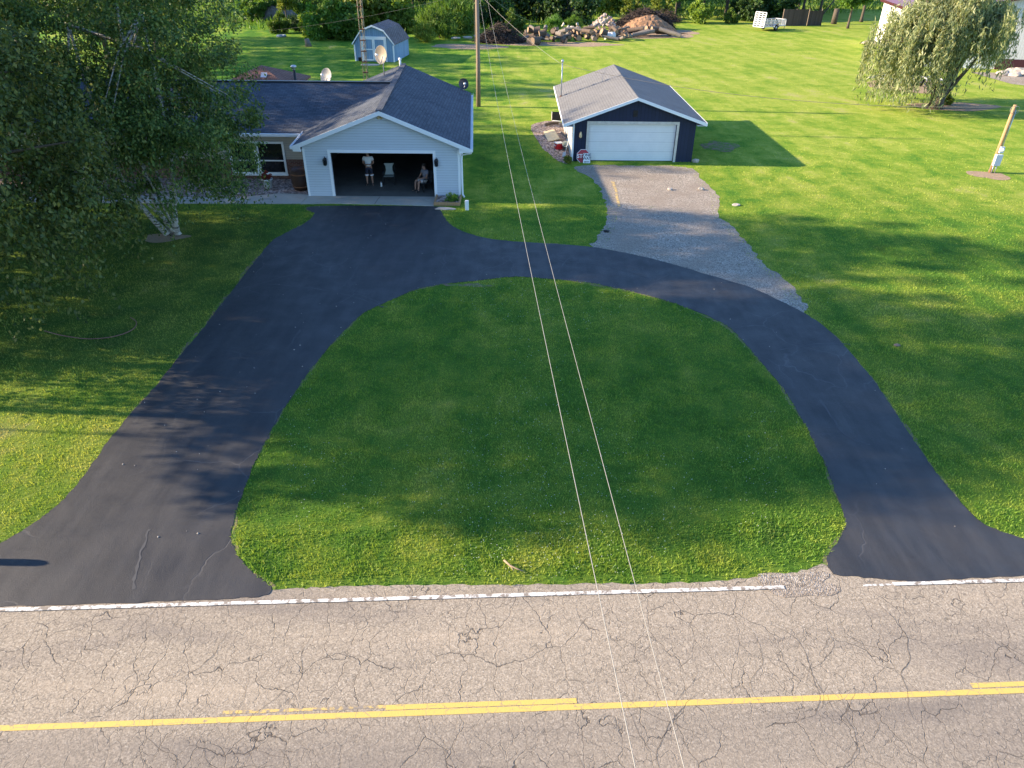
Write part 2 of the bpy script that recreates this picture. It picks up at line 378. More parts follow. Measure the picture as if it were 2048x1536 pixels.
    def boards(name, c, pitch, axis=0, var=0.2, depth=0.6, rough=0.7):
        k = N(name); p = k.pos(); q = k.sep(p); a = k.math('ADD', q[axis], 200.0)
        fr = k.math('FRACT', k.math('DIVIDE', a, pitch)); idn = k.math('FLOOR', k.math('DIVIDE', a, pitch))
        line = k.ramp(fr, [(0.0, 0.35), (0.07, 1.0), (0.95, 1.0), (1.0, 0.5)])
        cc = k.mix(k.white(k.comb(idn, 1.0, 2.0)), tuple(v * (1 - var) for v in c), c); cc = k.mix(k.maprange(k.noise(p, 2, 4), 0.3, 0.7, 0, 0.3), cc, tuple(v * 0.6 for v in c))
        cc = k.mix(1.0, cc, line, 'MULTIPLY'); k.bump(line, depth, 0.015); return k.fin(cc, rough, 0, 0.3)
    mats['navy'] = boards('navy_plank_wall', (0.017, 0.026, 0.058), 0.20)
    mats['cream_y'] = boards('cream_side_wall', (0.72, 0.69, 0.60), 0.20, 1)
    mats['shed_blue'] = boards('blue_shed_wall', (0.24, 0.36, 0.50), 0.20)
    mats['shed_blue_y'] = boards('blue_shed_side_wall', (0.24, 0.36, 0.50), 0.20, 1)
    mats['barn_front'] = boards('shaded_ribbed_metal_wall', (0.62, 0.62, 0.58), 0.25, 0, 0.04, 0.8, 0.45)  # same metal as the side wall, its shade painted in as grey
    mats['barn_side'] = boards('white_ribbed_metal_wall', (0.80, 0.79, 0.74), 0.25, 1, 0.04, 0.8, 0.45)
    mats['maroon'] = boards('maroon_ribbed_metal', (0.075, 0.022, 0.028), 0.25, 0, 0.05, 0.6, 0.4)
    mats['maroon_roof'] = boards('maroon_metal_roof', (0.20, 0.075, 0.085), 0.25, 1, 0.05, 0.5, 0.35)
    mats['old_fence'] = boards('weathered_fence_boards', (0.10, 0.075, 0.065), 0.18, 0, 0.4, 0.9, 0.9)
    def brick(name):
        k = N(name); p = k.pos(); x, y, z = k.sep(p)[0:3]
        b = k.n('ShaderNodeTexBrick'); k.set(b.inputs[0], k.comb(k.math('ADD', x, y), z, 0.0))
        for nm, cc in (('Color1', (0.10, 0.035, 0.028)), ('Color2', (0.20, 0.08, 0.06)), ('Mortar', (0.22, 0.20, 0.18))): b.inputs[nm].default_value = (*cc, 1)
        b.inputs['Scale'].default_value = 1.0; b.inputs['Brick Width'].default_value = 0.21; b.inputs['Row Height'].default_value = 0.075; b.inputs['Mortar Size'].default_value = 0.008
        k.bump(b.outputs['Fac'], -0.6, 0.01); return k.fin(b.outputs['Color'], 0.85)
    mats['brick'] = brick('red_brown_brick')
    mats['trim'] = plain('white_trim', (0.78, 0.79, 0.79), 0.5, var=0.06, scale=2)
    mats['trim_worn'] = plain('worn_white_trim', (0.55, 0.52, 0.46), 0.8, var=0.35, scale=5, bump=0.3)
    k = N('white_garage_door'); p = k.pos(); z = k.sep(p)[2]; fr = k.math('FRACT', k.math('DIVIDE', z, 0.53)); f2 = k.math('FRACT', k.math('DIVIDE', z, 0.1325))
    ln = k.math('MULTIPLY', k.ramp(fr, [(0.0, 0.5), (0.04, 1.0)]), k.ramp(f2, [(0.0, 0.86), (0.12, 1.0)]))
    cc = k.mix(1.0, k.mix(k.noise(p, 1.5, 5, 0.7), (0.62, 0.64, 0.63), (0.80, 0.81, 0.79)), ln, 'MULTIPLY'); k.bump(ln, 0.5, 0.015)
    mats['garage_door'] = k.fin(cc, 0.5)
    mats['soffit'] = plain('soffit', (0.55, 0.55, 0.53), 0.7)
    mats['interior'] = plain('darkened_drywall', (0.045, 0.042, 0.040), 0.9, var=0.2)  # near-black lining carries the garage's inner darkness in its colour
    k = N('window_glass'); mats['glass'] = k.fin(k.mix(k.noise(k.obj(), 0.8, 3), (0.008, 0.009, 0.011), (0.018, 0.018, 0.020)), 0.06, 0, 0.5)
    mats['black_metal'] = plain('black_metal', (0.018, 0.018, 0.020), 0.45, 0.0, bump=0.1)
    mats['galv'] = plain('galvanised_steel', (0.50, 0.51, 0.52), 0.42, 0.6, var=0.2, scale=12)
    mats['rust'] = plain('rusty_steel', (0.23, 0.105, 0.055), 0.8, 0.2, var=0.5, scale=9)
    mats['alu_white'] = plain('white_painted_steel', (0.48, 0.50, 0.52), 0.4, 0.1, var=0.12)
    mats['mesh_grey'] = plain('grey_steel_mesh', (0.30, 0.33, 0.36), 0.6, 0.3, var=0.25)
    mats['rubber'] = plain('black_rubber', (0.012, 0.012, 0.013), 0.85)
    k = N('weathered_pole_wood'); o = k.obj(); g = k.noise(k.map(o, (9, 9, 0.5)), 3, 5, 0.65)
    k.bump(g, 0.5, 0.02); mats['pole'] = k.fin(k.mix(g, (0.10, 0.072, 0.055), (0.33, 0.25, 0.19)), 0.9)
    k = N('honey_pole_wood'); o = k.obj(); g = k.noise(k.map(o, (9, 9, 0.5)), 3, 5, 0.65)
    k.bump(g, 0.5, 0.02); mats['pole_tan'] = k.fin(k.mix(g, (0.25, 0.13, 0.06), (0.52, 0.33, 0.17)), 0.85)
    k = N('grey_bark'); o = k.obj(); g = k.noise(k.map(o, (4, 4, 1.0)), 4, 5, 0.7)
    k.bump(g, 1.0, 0.05); mats['bark'] = k.fin(k.mix(g, (0.035, 0.028, 0.022), (0.16, 0.13, 0.10)), 0.95)
    k = N('pale_birch_bark'); o = k.obj(); g = k.noise(k.map(o, (1.2, 1.2, 7)), 2.2, 4, 0.7); b2 = k.noise(o, 1.8, 3)
    k.bump(g, 0.4, 0.02); c = k.mix(k.ramp(g, [(0.50, 0.0), (0.60, 1.0)]), (0.40, 0.385, 0.35), (0.05, 0.045, 0.04)); c = k.mix(k.ramp(b2, [(0.55, 0), (0.7, 0.7)]), c, (0.22, 0.19, 0.16))
    mats['birch_bark'] = k.fin(c, 0.8)
    mats['leaf_birch'] = leaf_mat('birch_leaves', (0.038, 0.078, 0.020), (0.125, 0.205, 0.045), 0.34, warm=(0.27, 0.29, 0.07))
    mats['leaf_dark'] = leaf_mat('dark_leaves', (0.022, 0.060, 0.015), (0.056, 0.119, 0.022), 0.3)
    mats['leaf_mid'] = leaf_mat('mid_green_leaves', (0.072, 0.160, 0.024), (0.144, 0.264, 0.035), 0.4)
    mats['leaf_lime'] = leaf_mat('yellow_green_leaves', (0.123, 0.189, 0.026), (0.246, 0.312, 0.043), 0.42)
    mats['leaf_willow'] = leaf_mat('willow_leaves', (0.17, 0.23, 0.105), (0.38, 0.44, 0.21), 0.42, warm=(0.55, 0.56, 0.32))
    mats['leaf_red'] = leaf_mat('red_flowers', (0.16, 0.02, 0.015), (0.30, 0.05, 0.03), 0.2)
    mats['clover'] = plain('white_clover_heads', (0.62, 0.64, 0.58), 0.8)
    mats['dish_beige'] = plain('beige_dish_paint', (0.27, 0.235, 0.185), 0.5)
    mats['dish_white'] = plain('white_dish_paint', (0.36, 0.355, 0.34), 0.5)
    mats['dish_shaded'] = plain('shaded_dish', (0.035, 0.038, 0.055), 0.35)  # dish stands in shade; that darkness is put into its colour
    mats['wire'] = plain('bare_aluminium_wire', (0.30, 0.285, 0.25), 0.6, 0.0)
    mats['wire_dark'] = plain('weathered_cable', (0.16, 0.15, 0.13), 0.7)
    mats['red'] = plain('red_plastic', (0.50, 0.020, 0.025), 0.4)
    mats['white_plastic'] = plain('white_plastic', (0.80, 0.80, 0.78), 0.4, var=0.05)
    mats['grey_plastic'] = plain('grey_green_plastic', (0.45, 0.50, 0.45), 0.5)
    mats['box_grey'] = plain('light_grey_enclosure', (0.52, 0.56, 0.60), 0.45)
    mats['sign_red'] = plain('sign_red', (0.36, 0.030, 0.045), 0.45)
    mats['sign_white'] = plain('sign_white', (0.74, 0.75, 0.74), 0.45, var=0.08)
    mats['sign_black'] = plain('sign_black', (0.03, 0.045, 0.06), 0.5)
    mats['pine_board'] = plain('pale_pine_board', (0.62, 0.50, 0.30), 0.8, var=0.15, scale=3)
    mats['old_board'] = plain('weathered_board', (0.17, 0.13, 0.10), 0.9, var=0.35, scale=4)
    mats['barrel'] = plain('dark_brown_wood', (0.045, 0.020, 0.013), 0.6, var=0.3)
    mats['pot'] = plain('grey_white_pot', (0.50, 0.53, 0.55), 0.6)
    mats['log_bark'] = plain('log_bark', (0.105, 0.078, 0.06), 0.95, var=0.55, scale=5, bump=0.6, bscale=15)
    mats['log_bark_grey'] = plain('grey_log_bark', (0.165, 0.145, 0.125), 0.95, var=0.45, scale=5, bump=0.6, bscale=15)
    mats['log_end'] = plain('cut_log_end', (0.29, 0.205, 0.135), 0.9, var=0.3, scale=8)
    mats['twig'] = plain('dead_twigs', (0.065, 0.047, 0.038), 0.95, var=0.5, scale=2)
    mats['mulch'] = plain('wood_chips', (0.27, 0.155, 0.085), 0.97, var=0.45, scale=2.2, bump=1.0, bscale=6)
    mats['rock_pale'] = plain('pale_limestone', (0.40, 0.35, 0.30), 0.9, var=0.25, scale=3, bump=0.5, bscale=8)
    mats['rock_pink'] = plain('pinkish_rubble', (0.38, 0.26, 0.21), 0.9, var=0.35, scale=3, bump=0.5, bscale=8)
    mats['skin'] = plain('skin', (0.36, 0.20, 0.14), 0.6, var=0.08)
    mats['hair'] = plain('dark_hair', (0.03, 0.022, 0.018), 0.7)
    mats['shirt_white'] = plain('white_cotton', (0.72, 0.72, 0.72), 0.9, var=0.08)
    mats['shirt_grey'] = plain('grey_cotton', (0.22, 0.215, 0.25), 0.9)
    mats['shorts_navy'] = plain('navy_shorts', (0.02, 0.025, 0.045), 0.9)
    mats['shorts_tan'] = plain('pale_shorts', (0.50, 0.47, 0.45), 0.9)
    mats['shoe'] = plain('dark_shoes', (0.03, 0.03, 0.03), 0.7)
    mats['canvas_grey'] = plain('grey_green_canvas', (0.34, 0.38, 0.36), 0.9)
    mats['canvas_dark'] = plain('dark_canvas', (0.04, 0.045, 0.05), 0.9)
    mats['mast'] = plain('tan_weathered_steel', (0.42, 0.33, 0.20), 0.6, 0.1, var=0.3, scale=9)
    mats['hose'] = plain('reddish_hose', (0.20, 0.09, 0.075), 0.6)
build_materials()

# ------------------------------------------------------------------ flat surfaces
def smooth_poly(pts, sub=6, closed=True, jit=0.0):
    P = [Vector((p[0], p[1], 0)) for p in pts]; n = len(P); out = []
    rngn = range(n) if closed else range(n - 1)
    for i in rngn:
        g = (lambda j: P[j % n]) if closed else (lambda j: P[min(max(j, 0), n - 1)])
        a, b, c, d = g(i - 1), g(i), g(i + 1), g(i + 2)
        m = max(1, min(sub, int((c - b).length / 0.12) + 1))
        for t in range(m):
            u = t / m
            q = 0.5 * ((2 * b) + (c - a) * u + (2 * a - 5 * b + 4 * c - d) * u * u + (3 * b - a - 3 * c + d) * u ** 3)
            if jit and t: q = q + Vector((random.uniform(-jit, jit), random.uniform(-jit, jit), 0))
            out.append((q.x, q.y))
    if not closed: out.append((P[-1].x, P[-1].y))
    return out
def wpoly(px): return [tuple(at(*p)[:2]) for p in px]
def sheet(name, poly, z, m, parent=None, kind='structure', thick=0.0):
    mb = MB(); tri = tessellate_polygon([[Vector((p[0], p[1], 0)) for p in poly]])
    mb.add([(p[0], p[1], z) for p in poly], [tuple(t) for t in tri])
    if thick:
        n = len(poly); mb.add([(p[0], p[1], z) for p in poly] + [(p[0], p[1], z - thick) for p in poly], [(i, (i + 1) % n, n + (i + 1) % n, n + i) for i in range(n)])
    me = bpy.data.meshes.new(name); me.from_pydata(mb.v, [], mb.f)
    bm = bmesh.new(); bm.from_mesh(me)
    for f in bm.faces:
        f.normal_update()
        if abs(f.normal.z) > 0.5 and f.normal.z < 0: f.normal_flip()
    bm.to_mesh(me); bm.free(); me.update()
    o = link(name, me, m, parent)
    if kind and parent is None: o['kind'] = kind
    return o
def ribbon_mesh(mb, pts, wd, z, jit=0.0):
    P = [Vector((p[0], p[1], 0)) for p in pts]; vs = []
    for i, p in enumerate(P):
        t = (P[min(i + 1, len(P) - 1)] - P[max(i - 1, 0)]).normalized(); nrm = Vector((-t.y, t.x, 0))
        ww = (wd[i] if isinstance(wd, list) else wd) * (1 + random.uniform(-jit, jit))
        o1 = p + nrm * ww / 2; o2 = p - nrm * ww / 2
        vs += [(o1.x, o1.y, z), (o2.x, o2.y, z)]
    mb.add(vs, [(2 * i, 2 * i + 1, 2 * i + 3, 2 * i + 2) for i in range(len(P) - 1)])
def blob(cx, cy, rx, ry, n=28, seed=0, amp=0.18):
    out = []
    for i in range(n):
        a = 2 * math.pi * i / n
        q = 1 + amp * 2 * mnoise.noise(Vector((math.cos(a) * 1.3 + seed * 7.1, math.sin(a) * 1.3, seed * 1.7)))
        out.append((cx + rx * q * math.cos(a), cy + ry * q * math.sin(a)))
    return out

# ground: one big gridded sheet
g = MB(); S = 26
xs = [-420, -220, -120] + list(range(-80, 81, 16)) + [120, 220, 420]; ys = [-160, -60, -20] + list(range(0, 181, 20)) + [260, 420, 700]
g.add([(x, y, 0) for y in ys for x in xs], [(j * len(xs) + i, j * len(xs) + i + 1, (j + 1) * len(xs) + i + 1, (j + 1) * len(xs) + i) for j in range(len(ys) - 1) for i in range(len(xs) - 1)])
tag(g.build('ground', mats['lawn']), kind='structure')

DRIVE_PX = [(630, 413), (629, 428), (610, 447), (580, 462), (550, 478), (535, 492), (505, 530), (470, 575), (430, 625), (395, 672), (360, 712), (310, 775), (260, 830), (215, 885), (180, 935), (145, 980), (110, 1015), (60, 1052), (0, 1087), (-110, 1135), (-260, 1185),
    (-260, 1228), (0, 1214), (250, 1207), (400, 1200), (500, 1196), (535, 1190), (543, 1181), (538, 1170), (518, 1155), (490, 1130), (470, 1100), (463, 1070), (468, 1040), (480, 1000), (500, 950), (520, 905), (550, 850), (580, 800), (612, 752), (650, 705), (690, 660), (730, 625), (790, 597), (830, 580), (880, 569), (940, 563), (1000, 556), (1040, 554), (1100, 558), (1180, 566), (1250, 580), (1320, 598), (1400, 626), (1450, 650), (1475, 670), (1505, 705), (1540, 745), (1575, 790), (1605, 840), (1630, 890), (1655, 940), (1670, 985), (1685, 1020), (1690, 1045), (1680, 1075), (1660, 1103), (1653, 1120), (1660, 1140), (1680, 1152), (1740, 1156), (1800, 1162), (1860, 1162), (2048, 1151), (2300, 1137),
    (2300, 1128), (2150, 1108), (2048, 1078), (1980, 1055), (1945, 1030), (1905, 985), (1860, 930), (1820, 870), (1790, 825), (1750, 765), (1700, 705), (1650, 655), (1600, 622), (1560, 602), (1500, 575), (1420, 551), (1340, 527), (1260, 508), (1180, 494), (1100, 488), (1040, 484), (980, 478), (930, 465), (905, 452), (890, 437), (880, 420), (868, 413)]
drive_poly = smooth_poly(wpoly(DRIVE_PX), 8, True, 0.022)
driveway = sheet('driveway', drive_poly, 0.014, mats['sealed'], thick=0.014)
# faint filled cracks on the driveway
mb = MB()
for line in [[(1160, 497), (1145, 512), (1130, 525), (1116, 545)], [(1103, 505), (1112, 517), (1130, 525)], [(1130, 525), (1200, 530), (1260, 545), (1310, 560)], [(1375, 535), (1345, 547), (1312, 562), (1290, 584)], [(1045, 486), (1040, 497), (1042, 503)], [(1025, 502), (1080, 505), (1125, 508)],
             [(722, 500), (712, 540), (690, 570), (664, 584)], [(520, 568), (580, 572), (660, 582)], [(664, 584), (700, 592), (768, 615)], [(880, 520), (905, 552)], [(600, 660), (575, 700)], [(1560, 700), (1640, 688), (1700, 690)], [(1640, 800), (1690, 870), (1740, 890)], [(300, 1060), (280, 1110), (268, 1180)]]:
    ribbon_mesh(mb, smooth_poly(wpoly(line), 8, False, 0.03), 0.05, 0.018, 0.7)
k = N('crack_filler'); mats['filler'] = k.fin(k.mix(k.noise(k.pos(), 2.5, 4), (0.040, 0.041, 0.043), (0.095, 0.095, 0.097)), 0.7)
mb.build('filled_crack', mats['filler'], driveway)

# road with shoulder
RA = math.atan2(0.87, 17.2); ru = Vector((math.cos(RA), math.sin(RA))); rv = Vector((-ru.y, ru.x))
def rd(a, b): p = ru * a + rv * b; return (p.x, p.y)
edge = [(-400, 1225), (540, 1181), (600, 1177), (700, 1172), (850, 1171), (1000, 1169), (1150, 1168), (1300, 1166), (1400, 1164), (1500, 1156), (1560, 1150), (1620, 1137), (1655, 1126), (1700, 1140), (2048, 1120), (2400, 1105)]
top = smooth_poly([tuple(at(*p)[:2]) for p in edge], 8, False, 0.03)
top = [rd(-90, 9.75), rd(-30, 9.75)] + top + [rd(30, 9.75), rd(90, 9.75)]
top = [p for p in sorted(top, key=lambda p: p[0] * ru.x + p[1] * ru.y)]
bot = []
for p in top:
    a_ = p[0] * ru.x + p[1] * ru.y; bot.append(rd(a_, 2.6))
road_poly = top + bot[::-1]
mb = MB(); n = len(top)
mb.add([(p[0], p[1], 0.004) for p in top] + [(p[0], p[1], 0.004) for p in bot], [(i, i + 1, n + i + 1, n + i) for i in range(n - 1)])
road = mb.build('road', mats['road']); road['kind'] = 'structure'
def line_px(a, b, n=60):
    return [tuple((at(*a).lerp(at(*b), i / n))[:2]) for i in range(n + 1)]
def marking(name, pts, wd, z, m, j=0.06):
    mb = MB(); ribbon_mesh(mb, pts, wd, z, j); return mb.build(name, m, road)
wl0, wl1 = at(0, 1221), at(2048, 1161.5)
def wl(t0, t1, n=80): return [tuple((wl0.lerp(wl1, t0 + (t1 - t0) * i / n))[:2]) for i in range(n + 1)]
marking('edge_line', wl(-2, 0.755, 220), 0.085, 0.022, mats['white_paint'], 0.10)
marking('edge_line', wl(0.835, 0.865, 10), 0.05, 0.0085, mats['white_paint'], 0.5)
marking('edge_line', wl(0.865, 3, 160), 0.085, 0.022, mats['white_paint'], 0.08)
yl0, yl1 = at(0, 1457), at(2048, 1381)
def yl(t0, t1, n=60, off=0.0):
    d = (yl1 - yl0).normalized(); nn = Vector((-d.y, d.x, 0)) * off
    return [tuple((yl0.lerp(yl1, t0 + (t1 - t0) * i / n) + nn)[:2]) for i in range(n + 1)]
marking('centre_line', yl(-2, 3, 260), 0.105, 0.009, mats['yellow_paint'], 0.04)
marking('centre_dash', yl(0.362, 0.549, 30, 0.115), 0.095, 0.0088, mats['yellow_paint'], 0.05)
marking('centre_dash', yl(0.205, 0.362, 30, 0.135), 0.055, 0.0084, mats['yellow_faded'], 0.3)
marking('centre_dash', yl(0.95, 1.4, 30, 0.125), 0.095, 0.0088, mats['yellow_paint'], 0.05)
# open cracks wandering over the road
def walk(a, b, ang, n, step, w0, mb, depth=0):
    pts = [rd(a, b)]; ws = []
    for i in range(n):
        ang += random.gauss(0, 0.21); ang += (math.copysign(math.pi / 2, math.sin(ang)) - ang) * 0.05
        a += math.cos(ang) * step; b += math.sin(ang) * step
        if not (2.8 < b < 9.3): break
        pts.append(rd(a, b))
        if depth < 2 and random.random() < 0.035: walk(a, b, ang + random.choice((-1, 1)) * random.uniform(0.6, 1.2), int(n * 0.5), step, w0 * 0.7, mb, depth + 1)
    if len(pts) > 3:
        m = len(pts); ribbon_mesh(mb, pts, [w0 * (0.35 + 0.9 * math.sin(math.pi * (i + 0.5) / m) * random.uniform(0.6, 1.3)) for i in range(m)], 0.0098, 0.3)
mb = MB()
for q in range(26):
    walk(random.uniform(-10.5, 10.5), random.choice((random.uniform(5.5, 7.2), random.uniform(4.5, 8.8))), random.choice((-1, 1)) * math.pi / 2 + random.gauss(0, 0.5), random.randint(18, 60), 0.055, random.uniform(0.003, 0.007), mb)
k = N('open_crack'); mats['crack'] = k.fin(k.mix(k.noise(k.pos(), 3, 3), (0.04, 0.034, 0.028), (0.11, 0.09, 0.074)), 0.95)
mb.build('crack', mats['crack'], road)
# pale worn patch, gravel spill
c = at(1606, 1163); spill = sheet('gravel_spill', blob(c.x, c.y, 0.75, 0.36, 30, 9, 0.4), 0.0105, mats['gravel'])

GRAVEL_PX = [(1152, 333), (1250, 331), (1370, 334), (1405, 360), (1440, 395), (1437, 428), (1476, 465), (1500, 490), (1530, 530), (1592, 580), (1608, 628), (1540, 605), (1400, 560), (1260, 520), (1185, 500), (1196, 473), (1212, 450), (1215, 420), (1205, 390), (1188, 362)]
gravel_poly = smooth_poly(wpoly(GRAVEL_PX), 10, True, 0.12)
gravel = sheet('gravel_drive', gravel_poly, 0.006, mats['gravel'])
mb = MB()
for a, b in [((1225, 363), (1233, 384)), ((1232, 386), (1239, 415))]:
    ribbon_mesh(mb, line_px(a, b, 14), 0.14, 0.0135, 0.25)
mb.build('yellow_stripe', mats['yellow_faded'], gravel)
APRON = [(-10.05, 34.56), (-3.86, 34.56), (-3.80, 33.18), (-6.4, 33.34), (-8.75, 33.42), (-10.15, 33.30)]
apron = sheet('apron', APRON, 0.030, mats['concrete'], thick=0.03)
mb = MB(); ribbon_mesh(mb, [(-6.55, 34.5), (-6.6, 33.95), (-6.63, 33.3)], 0.025, 0.034, 0.4); mb.build('joint', mats['crack'], apron)
WALKP = [(-10.17, 33.35), (-10.07, 34.75), (-11.6, 34.9), (-13.0, 34.35), (-16, 34.25), (-30, 34.3), (-30, 33.25), (-16, 33.22)]
sheet('footpath', WALKP, 0.024, mats['concrete'], thick=0.024)
BED = [(-10.07, 34.8), (-11.6, 34.95), (-13.0, 34.4), (-16, 34.3), (-30, 34.35), (-30, 37.5), (-10.07, 37.5)]
sheet('stone_bed', BED, 0.012, mats['stonebed'])
soils = []
def soil(px, py, rx, ry, seed, m='soil', name='soil_patch', amp=0.2, z=0.010):
    c = at(px, py); P = blob(c.x, c.y, rx, ry, 34, seed, amp); soils.append(P); return sheet(name, P, z, mats[m])
soil(1978, 351, 1.0, 0.85, 2); soil(1905, 214, 3.3, 1.6, 4); soil(1825, 172, 3.4, 3.2, 6)
soil(1435, 292, 0.95, 1.1, 8, 'soil_thin', amp=0.35); soil(932, 571, 0.75, 0.15, 12, 'soil_thin', amp=0.35)
soil(1110, 88, 7.5, 2.0, 14); soil(1300, 70, 6.5, 3.6, 15); soil(940, 93, 4.0, 2.2, 16); soil(1362, 64, 2.4, 2.6, 19)
soil(330, 476, 0.9, 0.55, 17)
c0 = at(1100, 300); P = [(1.25, 50.5), (3.25, 51), (3.25, 41.6), (2.6, 41.2), (2.25, 42.2), (1.7, 44.4), (1.35, 47)]
soils.append(P); sheet('stone_strip', smooth_poly(P, 6, True, 0.05), 0.010, mats['stonebed'])
P = [(49.6, 61.5), (44, 68), (43.8, 74.3), (70, 71), (90, 66), (90, 57)]; soils.append(P); sheet('gravel_yard', P, 0.010, mats['gravel'])
# bare edge along the driveway
mb = MB(); n = len(drive_poly); pts = drive_poly + drive_poly[:1]
ribbon_mesh(mb, pts, [max(0.01, 0.08 + 0.45 * mnoise.noise(Vector((p[0] * 0.55, p[1] * 0.55, 3)))) for p in pts], 0.003, 0.3)
rim = mb.build('soil_rim', mats['soil_thin']); rim['kind'] = 'structure'

# ------------------------------------------------------------------ grass blades (one object)
def np_mesh(name, V, F, m, parent=None, smooth=False, kind=None):
    me = bpy.data.meshes.new(name)
    nv, (nf, k) = len(V), F.shape
    me.vertices.add(nv); me.vertices.foreach_set('co', np.ascontiguousarray(V, dtype=np.float32).ravel())
    me.loops.add(nf * k); me.loops.foreach_set('vertex_index', np.ascontiguousarray(F, dtype=np.int32).ravel())
    me.polygons.add(nf); me.polygons.foreach_set('loop_start', np.arange(0, nf * k, k, dtype=np.int32))
    if smooth: me.polygons.foreach_set('use_smooth', np.ones(nf, dtype=bool))
    me.update(calc_edges=True); me.validate()
    o = link(name, me, m, parent)
    if kind: o['kind'] = kind
    return o
def inside(P, poly):
    x, y = P[:, 0], P[:, 1]; res = np.zeros(len(P), bool); q = np.array(poly)
    bb = (x > q[:, 0].min()) & (x < q[:, 0].max()) & (y > q[:, 1].min()) & (y < q[:, 1].max())
    idx = np.nonzero(bb)[0]
    if not len(idx): return res
    xs_, ys_ = x[idx], y[idx]; r = np.zeros(len(idx), bool); n = len(q); j = n - 1
    for i in range(n):
        xi, yi, xj, yj = q[i, 0], q[i, 1], q[j, 0], q[j, 1]
        if yi != yj:
            c = ((yi > ys_) != (yj > ys_)) & (xs_ < (xj - xi) * (ys_ - yi) / (yj - yi) + xi)
            r ^= c
        j = i
    res[idx] = r
    return res
def rect(x0, x1, y0, y1): return [(x0, y0), (x1, y0), (x1, y1), (x0, y1)]
_gc = np.mean(np.array(gravel_poly), axis=0)
gravel_core = [((p[0] - _gc[0]) * 0.84 + _gc[0], (p[1] - _gc[1]) * 0.955 + _gc[1]) for p in gravel_poly]
HARD = [drive_poly, gravel_core, road_poly, APRON, WALKP, BED, rect(-11, -1.9, 34.4, 48.5), rect(-30, -9, 37.3, 47), rect(3.3, 10.14, 41.36, 52.6)]
def scatter(n, r0, r1, a0, a1):
    u = rng.random(n); lr0, lr1 = math.log(r0), math.log(r1)
    # area density falls as 1/(r^2 + h^2)
    rr = np.sqrt(np.exp(rng.random(n) * (math.log(r1 * r1 + CH * CH) - math.log(r0 * r0 + CH * CH)) + math.log(r0 * r0 + CH * CH)) - CH * CH)
    th = a0 + (a1 - a0) * u
    return np.stack([rr * np.sin(th), rr * np.cos(th)], 1), rr
def make_blades(total):
    P1, r1 = scatter(int(total * 0.62), 7.5, 45, R(-50), R(50)); P2, r2 = scatter(int(total * 0.38), 45, 112, R(-38), R(40))
    P = np.concatenate([P1, P2]); rr = np.concatenate([r1, r2])
    keep = np.ones(len(P), bool)
    for poly in HARD: keep &= ~inside(P, poly)
    keep &= ~((P[:, 1] - P[:, 0] * math.tan(RA)) < 7)
    keep &= (rng.random(len(P)) < np.interp(rr, [0, 26, 48, 62], [1, 1, 0.30, 0.16]))
    keep &= ~(inside(P - np.array([0, 0.22]), road_poly) & (rng.random(len(P)) < 0.6))
    for poly in soils: keep &= ~(inside(P, poly) & (rng.random(len(P)) < 0.72))
    keep &= ~(inside(P, gravel_poly) & (rng.random(len(P)) < 0.70))
    P, rr = P[keep], rr[keep]; n = len(P)
    # patches of longer, denser growth
    lush = np.sin(P[:, 0] * 1.7 + np.sin(P[:, 1] * 1.3) * 2) * np.sin(P[:, 1] * 2.1 + np.sin(P[:, 0] * 0.9) * 2)
    h = (0.060 - 0.0002 * rr) * (0.7 + 0.6 * rng.random(n)) * (1 + 0.32 * lush)
    w_ = (0.009 + 0.00062 * rr) * (0.7 + 0.6 * rng.random(n))
    strip = (P[:, 1] - P[:, 0] * math.tan(RA)) < 11.6
    h = np.where(strip, h * (0.85 + 0.8 * rng.random(n)), h); w_ = np.where(strip, w_ * 1.3, w_)
    th = rng.random(n) * 2 * math.pi; lean = rng.random(n) * 0.9 + 0.1; la = rng.random(n) * 2 * math.pi
    b = np.stack([np.cos(th) * w_ / 2, np.sin(th) * w_ / 2, np.zeros(n)], 1)
    base = np.concatenate([P, np.full((n, 1), -0.004)], 1)
    tip = base + np.stack([np.cos(la) * lean * h, np.sin(la) * lean * h, h * (1.1 - 0.5 * lean)], 1)
    V = np.empty((n * 3, 3)); V[0::3] = base - b; V[1::3] = base + b; V[2::3] = tip
    F = np.arange(n * 3).reshape(n, 3)
    return np_mesh('grass', V, F, mats['blade'], kind='stuff')
make_blades(1000000)
# clover heads dotted through the island lawn
Pc, _ = scatter(5200, 9, 30, R(-22), R(26)); kc = np.ones(len(Pc), bool)
for poly in HARD: kc &= ~inside(Pc, poly)
kc &= (np.sin(Pc[:, 0] * 0.8 + 1) + np.sin(Pc[:, 1] * 0.6) + rng.random(len(Pc)) * 1.5) > 1.0
kc &= Pc[:, 1] - Pc[:, 0] * math.tan(RA) > 10
Pc = Pc[kc]; n = len(Pc); s_ = 0.006 + 0.005 * rng.random(n); zc = 0.06 + 0.03 * rng.random(n)
c = np.concatenate([Pc, zc[:, None]], 1)
off = np.array([(1, 0, 0), (0, 1, 0), (-1, 0, 0), (0, -1, 0), (0, 0, 1), (0, 0, -1)])
V = (c[:, None, :] + off[None] * s_[:, None, None]).reshape(-1, 3)
fo = np.array([(0, 1, 4), (1, 2, 4), (2, 3, 4), (3, 0, 4), (1, 0, 5), (2, 1, 5), (3, 2, 5), (0, 3, 5)])
np_mesh('clover', V, (np.arange(n)[:, None, None] * 6 + fo[None]).reshape(-1, 3), mats['clover'], kind='stuff')

